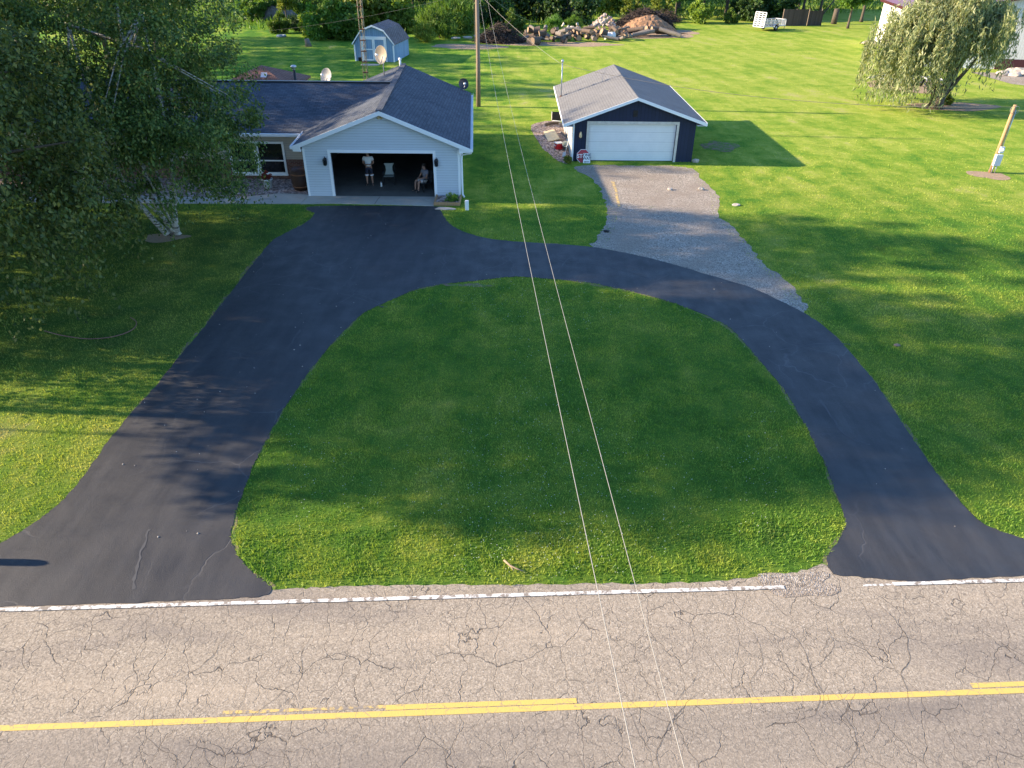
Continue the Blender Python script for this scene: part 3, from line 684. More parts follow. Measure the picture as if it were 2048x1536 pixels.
# ------------------------------------------------------------------ the house
def skew(v): return (v[0] - 0.05 * (v[1] - 34.54), v[1], v[2])
HF = 34.54; HX0, HX1 = -10.05, -2.60; RX, RZ = -6.22, 4.09; EL, ER = (-10.42, 2.50), (-2.07, 2.43)
HB = 48.0; MF = 37.5; ME = 37.05; MR, MRZ = 41.7, 4.06; MX = -31.0
D0, D1, DH = -8.745, -3.865, 2.12
house = thing('house', 'white sided ranch house with dark shingle roof and open double garage', 'house', (-6.2, 41, 0))
def roofz(x):      # underside line of the garage wing roof
    return RZ - 0.12 - (RX - x) * (RZ - EL[1]) / (RX - EL[0]) if x < RX else RZ - 0.12 - (x - RX) * (RZ - ER[1]) / (ER[0] - RX)
mb = MB()
mb.prism_y([(HX0, 0.0), (D0, 0.0), (D0, DH), (D1, DH), (D1, 0.0), (HX1, 0.0), (HX1, roofz(HX1)), (RX, roofz(RX)), (HX0, roofz(HX0))], HF, HF + 0.16)
mb.bb(HX0, HX0 + 0.14, HF + 0.16, HB - 0.5, 0, roofz(HX0)); mb.bb(HX1 - 0.14, HX1, HF + 0.16, HB - 0.5, 0, roofz(HX1))
mb.prism_y([(HX0, 0), (HX1, 0), (HX1, roofz(HX1)), (RX, roofz(RX)), (HX0, roofz(HX0))], HB - 0.5, HB - 0.34)
part('wall', mb, mats['siding'], house, 'white horizontal siding round the garage', fn=skew)
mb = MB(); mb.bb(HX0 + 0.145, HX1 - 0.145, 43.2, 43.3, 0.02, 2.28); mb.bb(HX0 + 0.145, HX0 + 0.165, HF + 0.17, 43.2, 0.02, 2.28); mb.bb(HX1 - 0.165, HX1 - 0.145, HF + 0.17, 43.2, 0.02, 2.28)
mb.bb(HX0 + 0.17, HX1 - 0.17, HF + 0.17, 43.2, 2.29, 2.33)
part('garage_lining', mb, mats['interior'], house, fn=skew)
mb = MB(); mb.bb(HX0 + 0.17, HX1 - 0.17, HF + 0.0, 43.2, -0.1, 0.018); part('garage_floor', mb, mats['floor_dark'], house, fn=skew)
def slab(a, b, y0, y1, t=0.12):     # sloping roof plate between two (x, z) points
    return MB().prism_y([a, b, (b[0], b[1] - t), (a[0], a[1] - t)], y0, y1)
roofL = slab(EL, (RX, RZ), HF - 0.34, HB + 0.05); roofR = slab((RX + 0.002, RZ), ER, HF - 0.34, HB + 0.05)
rl = MB(); rl.add(roofL.v, roofL.f); rl.add(roofR.v, roofR.f)
part('roof', rl, mats['shingle_y'], house, 'dark shingle roof over the garage', fn=skew)
mb = MB(); mb.bar((RX, HF - 0.35, RZ + 0.012), (RX, HB + 0.06, RZ + 0.012), 0.30, 0.035); part('ridge_cap', mb, mats['shingle_x'], house, fn=skew)
# rake boards, corner boards, door trim
mb = MB()
for a, b in ((EL, (RX, RZ)), (ER, (RX, RZ))):
    mb.prism_y([(a[0], a[1] + 0.0), (b[0], b[1] + 0.0), (b[0], b[1] - 0.19), (a[0], a[1] - 0.19)], HF - 0.375, HF - 0.343)
part('rake_board', mb, mats['trim'], house, fn=skew)
for x0, x1, xo in ((EL[0], HX0, HX0), (HX1, ER[0], HX1)):
    zz = min(EL[1], ER[1]) - 0.19
    mb = MB(); mb.bb(x0, x1, HF - 0.34, HB, zz, zz + 0.02); mb.bb(x0, x1, HF - 0.34, HF - 0.31, zz + 0.02, zz + 0.20); part('soffit', mb, mats['trim'], house, fn=skew)
mb = MB()
for x in (HX0, HX1):
    mb = MB(); mb.bb(x - 0.012 if x == HX0 else x - 0.09, x + 0.09 if x == HX0 else x + 0.012, HF - 0.018, HF + 0.09, 0.0, 2.30); part('corner_board', mb, mats['trim'], house, fn=skew)
mb = MB(); mb.bb(D0 - 0.13, D0, HF - 0.025, HF + 0.16, 0.0, DH); mb.bb(D1, D1 + 0.13, HF - 0.025, HF + 0.16, 0.0, DH); mb.bb(D0 - 0.13, D1 + 0.13, HF - 0.025, HF + 0.16, DH, DH + 0.14)
part('door_frame', mb, mats['trim'], house, fn=skew)
for sx, ex in ((-1, EL), (1, ER)):
    mb = MB(); x = ex[0] + sx * 0.06; mb.bb(x - 0.06, x + 0.06, HF - 0.36, HB, ex[1] - 0.14, ex[1] - 0.12); mb.bb(x + sx * 0.05, x + sx * 0.065, HF - 0.36, HB, ex[1] - 0.14, ex[1] - 0.01); mb.bb(x - sx * 0.065, x - sx * 0.05, HF - 0.36, HB, ex[1] - 0.14, ex[1] - 0.02); mb.bb(x - 0.06, x + 0.06, HF - 0.375, HF - 0.361, ex[1] - 0.14, ex[1] - 0.01); part('gutter', mb, mats['trim'], house, fn=skew)
mb = MB(); mb.tube([(ER[0] + 0.05, HF - 0.28, ER[1] - 0.14), (ER[0] + 0.03, HF - 0.25, ER[1] - 0.22), (HX1 + 0.10, HF + 0.03, ER[1] - 0.38), (HX1 + 0.10, HF + 0.05, 1.0), (HX1 + 0.10, HF + 0.05, 0.16), (HX1 + 0.18, HF - 0.1, 0.06)], 0.045, 6, smooth=False)
part('downspout', mb, mats['trim'], house, fn=skew)
# long wing: walls, brick base, roof
mb = MB(); mb.bb(MX, HX0, MF, MF + 0.14, 0.97, 2.42); mb.bb(MX, HX0, 45.9, 46.04, 0, 2.42); mb.prism_x([(MF + 0.14, 0.0), (45.9, 0.0), (45.9, 2.42), (MR, MRZ - 0.16), (MF + 0.14, 2.42)], MX, MX + 0.14)
part('wing_wall', mb, mats['siding_tan'], house, 'pale siding above brick on the long wing')
mb = MB(); mb.bb(MX, HX0 - 0.005, MF - 0.06, MF + 0.14, 0, 0.95); mb.bb(MX, HX0 - 0.005, MF - 0.09, MF + 0.0, 0.95, 0.99)
part('brick_base', mb, mats['brick'], house)
mb = MB(); sl_ = (MRZ - 2.42) / (MR - ME)
xi = RX - (RZ - MRZ) / ((RZ - EL[1]) / (RX - EL[0]))     # where the wing ridge dies into the garage roof
def vx(y, z):                                             # wing roof meets the garage roof along the valley
    return EL[0] + (z - EL[1]) / ((RZ - EL[1]) / (RX - EL[0])) - 0.05 * (y - HF)
A_ = [(MX - 0.3, ME, 2.42), (EL[0] - 0.05 * (ME - HF) - 0.05, ME, 2.42), (vx(MR, MRZ) + 0.05, MR, MRZ), (MX - 0.3, MR, MRZ)]
B_ = [(MX - 0.3, 46.4, 2.42), (EL[0] - 0.05 * (46.4 - HF), 46.4, 2.42), (vx(MR, MRZ) + 0.05, MR, MRZ), (MX - 0.3, MR, MRZ)]
for q in (A_, B_): mb.add([(a, b, c + 0.004) for a, b, c in q] + [(a, b, c - 0.12) for a, b, c in q], [(0, 1, 2, 3), (7, 6, 5, 4), (0, 4, 5, 1), (1, 5, 6, 2), (2, 6, 7, 3), (3, 7, 4, 0)])
part('wing_roof', mb, mats['shingle_x'], house, 'dark shingle roof over the long wing')
mb = MB(); mb.bar((MX - 0.3, MR, MRZ + 0.02), (vx(MR, MRZ) - 0.1, MR, MRZ + 0.02), 0.28, 0.05); part('wing_ridge_cap', mb, mats['black_metal'], house)
mb = MB(); mb.bb(MX - 0.3, -10.62, ME - 0.13, ME - 0.02, 2.27, 2.40); mb.bb(-10.66, -10.62, ME - 0.14, ME - 0.01, 2.25, 2.43); part('wing_gutter', mb, mats['trim'], house)
mb = MB(); mb.bb(MX - 0.2, HX0 - 0.02, ME, MF, 2.26, 2.28); part('wing_soffit', mb, mats['soffit'], house)
# windows of the long wing
def window(x0, x1, z0, z1, y=MF - 0.097, rail=True, fw=0.10):
    fr = MB(); fr.bb(x0, x1, y - 0.05, y + 0.02, z0, z0 + fw); fr.bb(x0, x1, y - 0.05, y + 0.02, z1 - fw, z1); fr.bb(x0, x0 + fw, y - 0.05, y + 0.02, z0 + fw, z1 - fw); fr.bb(x1 - fw, x1, y - 0.05, y + 0.02, z0 + fw, z1 - fw)
    if rail: zm = z0 + (z1 - z0) * 0.42; fr.bb(x0 + fw, x1 - fw, y - 0.04, y + 0.01, zm - 0.03, zm + 0.03)
    o = part('window', fr, mats['trim'], house)
    gl = MB(); gl.bb(x0 + fw, x1 - fw, y - 0.005, y + 0.008, z0 + fw, z1 - fw); part('pane', gl, mats['glass'], o)
    sl2 = MB(); sl2.bb(x0 - 0.03, x1 + 0.03, y - 0.13, y + 0.02, z0 - 0.05, z0 - 0.002); part('sill', sl2, mats['trim'], o)
wx1 = aty(573, 320, MF).x; wx0 = aty(518, 320, MF).x
wz0, wz1 = aty(545, 348, MF - 0.1).z, aty(545, 282, MF).z
window(wx0, wx1, wz0, wz1); window(wx0 - (wx1 - wx0) - 0.01, wx0 - 0.012, wz0, wz1)
window(-19.2, -17.6, 1.05, 2.15, rail=True); window(-27.5, -25.2, 1.05, 2.15, rail=True)
mb = MB(); mb.bb(-22.6, -21.65, MF - 0.07, MF + 0.02, 0.35, 2.22); dr = part('front_door', mb, mats['trim'], house); mb = MB(); mb.tube([(-21.75, MF - 0.12, 1.25), (-21.75, MF - 0.07, 1.25)], 0.035, 8); part('handle', mb, mats['galv'], dr)
# lantern pair, gable lamp
def lantern(x, z):
    m_ = MB(); m_.bb(x - 0.06, x + 0.06, HF - 0.03, HF - 0.002, z - 0.12, z + 0.16); m_.tube([(x, HF - 0.02, z + 0.1), (x, HF - 0.12, z + 0.24), (x, HF - 0.17, z + 0.16)], 0.014, 6)
    m_.lathe([(0.0, 0.2), (0.03, 0.19), (0.11, 0.10), (0.105, 0.085)], (x, HF - 0.17, z), 6, smooth=False); m_.lathe([(0.055, -0.17), (0.075, -0.15), (0.0, -0.2)], (x, HF - 0.17, z), 6, smooth=False)
    for q in range(6):
        a = q * math.pi / 3; m_.bar((x + 0.075 * math.cos(a), HF - 0.17 + 0.075 * math.sin(a), z - 0.16), (x + 0.095 * math.cos(a), HF - 0.17 + 0.095 * math.sin(a), z + 0.09), 0.016, 0.016)
    o = part('wall_lantern', m_, mats['black_metal'], house); g_ = MB(); g_.lathe([(0.06, -0.15), (0.085, 0.085)], (x, HF - 0.17, z), 6, smooth=False); part('glass', g_, mats['glass'], o)
lantern(aty(651, 320, HF).x, aty(651, 322, HF).z); lantern(aty(873, 322, HF).x, aty(873, 324, HF).z)
c = aty(759, 232, HF); mb = MB(); mb.bb(c.x - 0.06, c.x + 0.06, HF - 0.04, HF - 0.003, c.z - 0.06, c.z + 0.06)
for s_ in (-1, 1): mb.lathe([(0.02, 0.0), (0.075, -0.12), (0.07, -0.13)], (c.x + s_ * 0.1, HF - 0.1, c.z), 10, Euler((R(40), s_ * R(25), 0)).to_matrix())
part('floodlight', mb, mats['pine_board'], house)
c = aty(604, 303, HF); mb = MB(); mb.lathe([(0.0, 0.09), (0.07, 0.07), (0.09, 0.0), (0.06, -0.07), (0.0, -0.09)], (c.x, HF + 0.35, c.z), 12); part('camera_dome', mb, mats['white_plastic'], house)
# porch steps (left end)
st = thing('porch_steps', 'grey concrete porch steps beside the left birch foliage', 'steps', (-22.2, 36.3, 0))
mb = MB(); mb.bb(-23.1, -21.2, 35.6, 37.43, 0.0, 0.17); part('tread', mb, mats['concrete'], st); mb = MB(); mb.bb(-23.1, -21.2, 36.0, 37.43, 0.173, 0.34); part('tread', mb, mats['concrete'], st)

# ------------------------------------------------------------------ things at the house front
c = at(537, 376); pt = thing('flower_pot', 'grey white flower pot with red flowers under the white window', 'flower pot', c)
mb = MB(); mb.lathe([(0.0, 0.0), (0.17, 0.0), (0.25, 0.42), (0.28, 0.43), (0.28, 0.48), (0.24, 0.48), (0.22, 0.40), (0.0, 0.40)], (0, 0, 0), 20); part('pot', mb, mats['pot'], pt, world=False)
c = at(602, 383); bn = thing('barrel', 'dark brown covered barrel against the house garage corner', 'barrel', (c.x - 0.05, c.y + 0.4, 0))
mb = MB(); mb.lathe([(0.0, 0.0), (0.36, 0.0), (0.45, 0.35), (0.47, 0.6), (0.43, 0.95), (0.36, 1.08), (0.0, 1.12)], (0, 0, 0), 18); bd = part('body', mb, mats['barrel'], bn, world=False)
for z, r_ in ((0.2, 0.425), (0.8, 0.457)):
    mb = MB(); mb.lathe([(r_, z - 0.03), (r_ + 0.015, z - 0.03), (r_ + 0.015, z + 0.03), (r_, z + 0.03)], (0, 0, 0), 18); part('hoop', mb, mats['rust'], bn, world=False)
pl = thing('planter', 'low timber edged planter of stones below the right garage wall', 'planter', (-3.2, 34.0, 0))
mb = MB(); mb.bb(-3.80, -2.55, 33.28, 33.36, 0, 0.16); mb.bb(-2.63, -2.55, 33.36, 34.5, 0, 0.16); mb.bb(-3.80, -3.72, 33.36, 34.5, 0, 0.16); part('edging', mb, mats['pole_tan'], pl)
mb = MB(); mb.bb(-3.72, -2.63, 33.36, 34.5, 0, 0.11); part('stones', mb, mats['stonebed'], pl)
def rock(seed, rx, ry, rz, sub=2, amp=0.35):
    bm = bmesh.new(); bmesh.ops.create_icosphere(bm, subdivisions=sub, radius=1)
    for v in bm.verts:
        q = 1 + amp * mnoise.noise(v.co * 1.1 + Vector((seed * 3.7, seed * 1.3, 0))) + amp * 0.4 * mnoise.noise(v.co * 3 + Vector((seed, 0, 0)))
        v.co = Vector((v.co.x * q * rx, v.co.y * q * ry, max(v.co.z * q, -0.55) * rz))
    me = bpy.data.meshes.new('rock'); bm.to_mesh(me); bm.free(); return me
def stone(name, px, py, r3, seed, m, label, cat='rock', group=None, sub=2):
    c = at(px, py); o = link(name, rock(seed, *r3, sub), mats[m]); o.location = (c.x, c.y, r3[2] * 0.5); return tag(o, label, cat, group)
stone('rock_slab', 890, 419, (0.48, 0.14, 0.07), 3, 'rock_pale', 'flat white rock slab on the grass by the planter corner')
c = at(934, 420); o = MB().box((0, 0, 0.23), (0.17, 0.13, 0.46), bev=0.02).build('post_box', mats['white_plastic'], None); o.location = (c.x, c.y, 0); tag(o, 'short white utility box standing on the grass near the downspout', 'utility box')
stone('rock', 1340, 380, (0.13, 0.10, 0.09), 5, 'rock_pale', 'small pale rock in the middle of the gravel drive')
stone('rock', 1402, 380, (0.16, 0.11, 0.10), 6, 'rock_pale', 'small pale rock at the right edge of the gravel drive')
stone('rock', 1472, 411, (0.22, 0.12, 0.07), 8, 'rock_pale', 'pale broken stone lying on the sunny grass right of the gravel')
stone('rock', 1793, 692, (0.11, 0.07, 0.05), 9, 'old_board', 'small brown clod on the right lawn beside the driveway curve')
stone('rock', 1213, 464, (0.13, 0.09, 0.07), 10, 'black_metal', 'small dark rock at the left edge of the gravel drive')

# ------------------------------------------------------------------ detached navy garage
GF, GB = 41.36, 52.3; GX0, GX1 = 3.30, 10.14; GR, GRZ = 6.73, 3.51; GEL, GER = (2.73, 2.09), (10.66, 2.20)
gar = thing('garage', 'detached navy garage with grey gable roof and white overhead door', 'garage', (6.73, 46.8, 0))
def gz(x): return GRZ - 0.10 - (GR - x) * (GRZ - GEL[1]) / (GR - GEL[0]) if x < GR else GRZ - 0.10 - (x - GR) * (GRZ - GER[1]) / (GER[0] - GR)
g0, g1, gh = 4.19, 9.07, 2.06
mb = MB(); mb.prism_y([(GX0, 0), (g0, 0), (g0, gh), (g1, gh), (g1, 0), (GX1, 0), (GX1, gz(GX1)), (GR, gz(GR)), (GX0, gz(GX0))], GF, GF + 0.15)
part('front_wall', mb, mats['navy'], gar)
mb = MB(); mb.bb(GX1 - 0.15, GX1, GF + 0.15, GB, 0, gz(GX1)); mb.prism_y([(GX0, 0), (GX1, 0), (GX1, gz(GX1)), (GR, gz(GR)), (GX0, gz(GX0))], GB, GB + 0.12); part('rear_wall', mb, mats['navy'], gar)
mb = MB(); mb.bb(GX0, GX0 + 0.15, GF + 0.152, GB, 0, gz(GX0)); part('side_wall', mb, mats['cream_y'], gar, 'cream painted left side wall')
mb = MB(); mb.bb(GX0 - 0.025, GX0 + 0.07, GF - 0.02, GF + 0.15, 0, gz(GX0) - 0.02); part('corner_board', mb, mats['trim'], gar)
mb = MB(); a = slab(GEL, (GR, GRZ), GF - 0.3, GB + 0.35, 0.10); b = slab((GR + 0.002, GRZ), GER, GF - 0.3, GB + 0.35, 0.10); mb.add(a.v, a.f); mb.add(b.v, b.f)
part('roof', mb, mats['shingle_gray'], gar)
mb = MB()
for a, b in ((GEL, (GR, GRZ)), (GER, (GR, GRZ))): mb.prism_y([(a[0], a[1] + 0.004), (b[0], b[1] + 0.004), (b[0], b[1] - 0.15), (a[0], a[1] - 0.17)], GF - 0.335, GF - 0.302)
mb.bb(GEL[0] - 0.03, GEL[0] - 0.002, GF - 0.30, GB + 0.35, GEL[1] - 0.14, GEL[1] + 0.005); mb.bb(GER[0] + 0.002, GER[0] + 0.03, GF - 0.30, GB + 0.35, GER[1] - 0.14, GER[1] + 0.005)
part('fascia', mb, mats['trim'], gar)
for x0, x1, zz in ((GEL[0], GX0, GEL[1] - 0.15), (GX1, GER[0], GER[1] - 0.15)): mb = MB(); mb.bb(x0, x1, GF - 0.3, GB, zz, zz + 0.02); part('soffit', mb, mats['trim'], gar)
mb = MB(); mb.bb(g0 - 0.13, g0, GF - 0.03, GF + 0.15, 0, gh); mb.bb(g1, g1 + 0.13, GF - 0.03, GF + 0.15, 0, gh); mb.bb(g0 - 0.13, g1 + 0.13, GF - 0.03, GF + 0.15, gh, gh + 0.14); part('door_frame', mb, mats['trim_worn'], gar)
mb = MB(); mb.bb(g0 + 0.01, g1 - 0.01, GF + 0.13, GF + 0.17, 0.03, gh); od = part('overhead_door', mb, mats['garage_door'], gar); mb = MB(); mb.bb(g0 + 0.01, g1 - 0.01, GF + 0.12, GF + 0.17, 0.004, 0.03); part('bottom_seal', mb, mats['rubber'], od)
c = aty(1161, 269, GF); mb = MB(); mb.bb(c.x - 0.05, c.x + 0.05, GF - 0.03, GF, c.z - 0.1, c.z + 0.1); mb.lathe([(0.02, 0.18), (0.06, 0.1), (0.08, -0.08), (0.05, -0.15), (0, -0.17)], (c.x, GF - 0.10, c.z), 10); part('wall_lamp', mb, mats['pine_board'], gar)
c = aty(1271, 227, GF); mb = MB(); mb.bb(c.x - 0.12, c.x + 0.12, GF - 0.03, GF - 0.002, c.z - 0.16, c.z + 0.16)
for q in range(5): mb.bar((c.x - 0.11, GF - 0.05, c.z - 0.12 + q * 0.06), (c.x + 0.11, GF - 0.05, c.z - 0.12 + q * 0.06), 0.03, 0.012)
part('gable_vent', mb, mats['black_metal'], gar)
sm = thing('service_mast', 'slim steel service mast rising through the grey garage roof', 'mast', (2.98, 48.5, 0))
mb = MB(); mb.tube([(2.98, 48.5, 2.0), (2.98, 48.5, 4.22)], 0.038, 8); part('pipe', mb, mats['galv'], sm); mb = MB(); mb.lathe([(0.04, 0.0), (0.085, 0.02), (0.09, 0.10), (0.05, 0.17), (0, 0.19)], (2.98, 48.5, 4.18), 10); part('weather_cap', mb, mats['galv'], sm)
mb = MB(); mb.lathe([(0.15, 0.0), (0.06, 0.06), (0.04, 0.12)], (2.98, 48.5, 2.13), 12); part('roof_flashing', mb, mats['rust'], sm)

# clutter along the cream wall
def w2(px, py, z=0): return at(px, py, z)
c = w2(1117, 298); ck = thing('cooler', 'red picnic cooler with white lid beside the cream garage wall', 'cooler', (c.x, c.y, 0), R(20))
mb = MB(); mb.box((0, 0, 0.17), (0.42, 0.34, 0.34), bev=0.04); part('body', mb, mats['red'], ck, world=False); mb = MB(); mb.box((0, 0, 0.37), (0.45, 0.37, 0.07), bev=0.03); part('lid', mb, mats['white_plastic'], ck, world=False)
mb = MB(); mb.tube([(-0.22, -0.12, 0.26), (-0.25, -0.1, 0.22), (-0.25, 0.1, 0.22), (-0.22, 0.12, 0.26)], 0.013, 6); part('handle', mb, mats['white_plastic'], ck, world=False)
c = w2(1131, 299); bk = thing('bucket', 'grey white bucket lying tipped between cooler and garage corner', 'bucket', (c.x - 0.02, c.y + 0.05, 0.02), R(-30))
rt = Euler((R(35), R(20), 0)).to_matrix(); mb = MB(); mb.lathe([(0.0, 0.0), (0.14, 0.0), (0.18, 0.40), (0.19, 0.40), (0.19, 0.43), (0.165, 0.43), (0.135, 0.03), (0, 0.03)], (0, 0, 0.03), 16, rt); part('pail', mb, mats['grey_plastic'], bk, world=False)
mb = MB(); mb.tube([rt @ Vector((0.185 * math.cos(t), 0.185 * math.sin(t) * 0.9, 0.42 + 0.12 * math.sin(t))) + Vector((0, 0, 0.03)) for t in [math.pi * q / 10 for q in range(11)]], 0.006, 5); part('handle', mb, mats['galv'], bk, world=False)
pb = thing('board', 'pale pine board sheets lying on the stone strip by the garage', 'board', (2.45, 44.0, 0))
c = w2(1106, 275); 
for q, (dx, rz_) in enumerate(((-0.22, 0.10), (0.05, 0.13))):
    mb = MB(); mb.box((c.x + dx, c.y + 0.1 * q, 0.10 + 0.05 * q), (0.50 - 0.08 * q, 2.1, 0.03), Euler((R(3), R(-9), rz_)).to_matrix()); part('plank', mb, mats['pine_board'], pb)
pb = None
c = w2(1120, 279); o = MB().box((0, 0, 0.42), (0.20, 0.95, 0.04), Euler((R(14), R(-66), 0.10)).to_matrix()).build('plank', mats['old_board']); o.location = (3.13, c.y - 0.2, -0.05); tag(o, 'dark weathered plank leaning against the cream garage wall', 'plank')
a, b = w2(1091, 252), w2(1114, 249); o = MB().tube([(a.x, a.y, 0.1), (a.x * 0.5 + b.x * 0.5, b.y, 0.11), (b.x + 0.1, b.y, 0.1)], [0.09, 0.085, 0.09], 10).build('fence_post', mats['old_board']); tag(o, 'dark round timber post lying across the pale stone strip', 'post')
c = w2(1109, 240); tb = thing('tote_box', 'open black box standing at the rear of the stone strip', 'box', (c.x + 0.15, c.y, 0))
mb = MB(); mb.bb(-0.33, 0.33, -0.22, 0.22, 0, 0.03); mb.bb(-0.33, -0.30, -0.22, 0.22, 0.03, 0.5); mb.bb(0.30, 0.33, -0.22, 0.22, 0.03, 0.5); mb.bb(-0.30, 0.30, -0.22, -0.19, 0.03, 0.5); mb.bb(-0.30, 0.30, 0.19, 0.22, 0.03, 0.5); part('shell', mb, mats['black_metal'], tb, world=False)
mb = MB(); mb.bb(-0.36, -0.333, -0.24, 0.24, -0.0, 0.52); part('side_panel', mb, mats['trim_worn'], tb, world=False)
c = w2(1112, 243); o = MB().bar((0, 0, 0.06), (0.55, -0.35, 0.10), 0.12, 0.03).build('scrap_board', mats['trim']); o.location = (c.x - 0.25, c.y, 0); tag(o, 'short white scrap board lying before the black box', 'board')
sh = thing('shovel', 'white handled shovel leaning in the garage wall corner', 'shovel', (3.0, 42.6, 0))
mb = MB(); mb.tube([(2.95, 42.35, 0.12), (3.25, 42.75, 1.15)], 0.018, 6); part('handle', mb, mats['white_plastic'], sh); mb = MB(); mb.box((2.92, 42.3, 0.12), (0.2, 0.03, 0.26), Euler((R(-18), 0, R(-30))).to_matrix()); part('blade', mb, mats['galv'], sh)

# signs leaning on the garage
def text_mesh(txt, size, name='lettering', ext=0.002):
    cu = bpy.data.curves.new('txt', 'FONT'); cu.body = txt; cu.size = size; cu.extrude = ext; cu.align_x = 'CENTER'; cu.align_y = 'CENTER'; cu.offset = size * 0.022; cu.space_line = 0.85; cu.resolution_u = 4
    o = bpy.data.objects.new('txt', cu); col.objects.link(o); dg = bpy.context.evaluated_depsgraph_get()
    me = bpy.data.meshes.new_from_object(o.evaluated_get(dg)); me.name = name; bpy.data.objects.remove(o); bpy.data.curves.remove(cu); return me
def lettering(txt, size, m, parent, loc, name='lettering'):
    me = text_mesh(txt, size, name); me.materials.clear(); o = link(name, me, mats[m], parent); o.location = loc; o.rotation_euler = (R(90), 0, 0); return o
c = aty(1167, 320, GF - 0.2)
ss = thing('stop_sign', 'red octagonal stop sign leaning low on the navy garage wall', 'sign', (aty(1166, 318, GF - 0.14).x, GF - 0.20, 0.33)); ss.rotation_euler = (R(-12), R(0), 0)
oc = lambda r_: [(r_ * math.cos(math.pi / 8 + q * math.pi / 4), r_ * math.sin(math.pi / 8 + q * math.pi / 4)) for q in range(8)]
mb = MB(); mb.prism_y(oc(0.40), 0.0, 0.004); part('border', mb, mats['sign_white'], ss, world=False); mb = MB(); mb.prism_y(oc(0.375), -0.003, -0.0005); part('face', mb, mats['sign_red'], ss, world=False)
lettering('STOP', 0.29, 'sign_white', ss, (0, -0.006, 0))
ow = thing('one_way_sign', 'white ONE WAY sign propped in front of the red stop sign', 'sign', (aty(1173, 321, GF - 0.3).x, GF - 0.34, 0.26)); ow.rotation_euler = (R(-14), R(0), R(2))
rr_ = [(x * 0.20 + (0.02 if x > 0 else -0.02) * 0, z * 0.26) for x, z in ((-1, -1), (1, -1), (1, 1), (-1, 1))]
mb = MB(); mb.box((0, 0, 0), (0.40, 0.006, 0.54), bev=0.0); part('face', mb, mats['sign_white'], ow, world=False)
lettering('ONE\nWAY', 0.215, 'sign_black', ow, (0, -0.006, 0.07))
mb = MB(); mb.prism_y([(-0.15, -0.2), (-0.08, -0.145), (-0.08, -0.18), (0.15, -0.18), (0.15, -0.22), (-0.08, -0.22), (-0.08, -0.255)], -0.007, -0.004); part('arrow', mb, mats['sign_black'], ow, world=False)
o = link('rock', rock(21, 0.2, 0.15, 0.14), mats['rock_pale']); o.location = (10.35, 41.3, 0.08); tag(o, 'pale stones heaped against the right foot of the navy garage', 'rock')

# ------------------------------------------------------------------ brown hip roof shelter behind the wing
bp = aty(521, 130, 52); gz_ = thing('gazebo', 'brown hip roof shelter behind the long dark roof', 'gazebo', (bp.x + 0.05, 52, 0))
mb = MB(); hw_ = 2.55; e_ = bp.z - 1.05; q = [(-hw_, -hw_), (hw_, -hw_), (hw_, hw_), (-hw_, hw_)]
mb.add([(a, b, e_) for a, b in q] + [(0, 0, bp.z)] + [(a, b, e_ - 0.12) for a, b in q], [(0, 1, 4), (1, 2, 4), (2, 3, 4), (3, 0, 4), (0, 5, 6, 1), (1, 6, 7, 2), (2, 7, 8, 3), (3, 8, 5, 0), (8, 7, 6, 5)]); part('roof', mb, mats['shingle_brown'], gz_, world=False)
for a, b in q:
    mb = MB(); mb.bb(a * 0.9 - 0.07, a * 0.9 + 0.07, b * 0.9 - 0.07, b * 0.9 + 0.07, 0, e_ - 0.12); part('post', mb, mats['old_board'], gz_, world=False)
mb = MB(); mb.prism_x([(-1.35, e_ + 0.50), (-1.05, e_ + 0.75), (-1.05, e_ + 0.5)], 0.25, 0.65); part('roof_vent', mb, mats['galv'], gz_, world=False)
c = aty(590, 155, 49.5); fl = thing('flue', 'dark silver capped flue pipe standing beside the brown roof', 'flue', (c.x, 49.5, 0)); z0_, z1_ = 0.0, aty(588, 131, 49.5).z
mb = MB(); mb.tube([(0, 0, z0_), (0, 0, z1_ - 0.1)], 0.085, 12); part('pipe', mb, mats['black_metal'], fl, world=False); mb = MB(); mb.lathe([(0.09, -0.22), (0.1, -0.1), (0.17, -0.1), (0.19, 0.0), (0.12, 0.05), (0, 0.07)], (0, 0, z1_ - 0.03), 14); part('cap', mb, mats['galv'], fl, world=False)

# ------------------------------------------------------------------ dishes and lattice mast
def dish(name, label, loc, r_, az, el, m, back=False, stalk=0.6, group=None, feed_m='white_plastic'):
    t = thing(name, label, 'satellite dish', loc, 0, group)
    rt = Euler((R(90) - R(el), 0, R(az))).to_matrix()          # local +Z looks along the dish axis
    cz = Vector((0, 0, stalk)); prof = [(r_ * q / 10, 0.28 * r_ * (q / 10) ** 2) for q in range(11)]
    m_ = MB(); m_.lathe([(max(a, 0.002), b) for a, b in prof] + [(r_ + 0.008, 0.28 * r_ + 0.004), (r_, 0.28 * r_ - 0.012)] + [(max(a, 0.002), b - 0.014) for a, b in prof[::-1]], cz, 30, rt); part('reflector', m_, mats[m], t, world=False)
    f = cz + rt @ Vector((0, 0.0, r_ * 0.95)); b0 = cz + rt @ Vector((0, -r_ * 0.97, 0.27 * r_))
    m_ = MB(); m_.tube([cz + rt @ Vector((0, 0, -0.02)), b0, f + rt @ Vector((0, -0.1, 0))], 0.017, 6); part('feed_arm', m_, mats['galv'], t, world=False)
    m_ = MB(); m_.box(f, (0.12, 0.1, 0.16), rt, bev=0.02); part('receiver', m_, mats[feed_m], t, world=False)
    m_ = MB(); m_.tube([(0, 0, 0), (0, 0, stalk * 0.6), cz + rt @ Vector((0, 0, -0.05))], 0.03, 8); m_.box(cz + rt @ Vector((0, 0, -0.05)), (0.14, 0.14, 0.1), rt); part('mount', m_, mats['galv'], t, world=False)
    return t
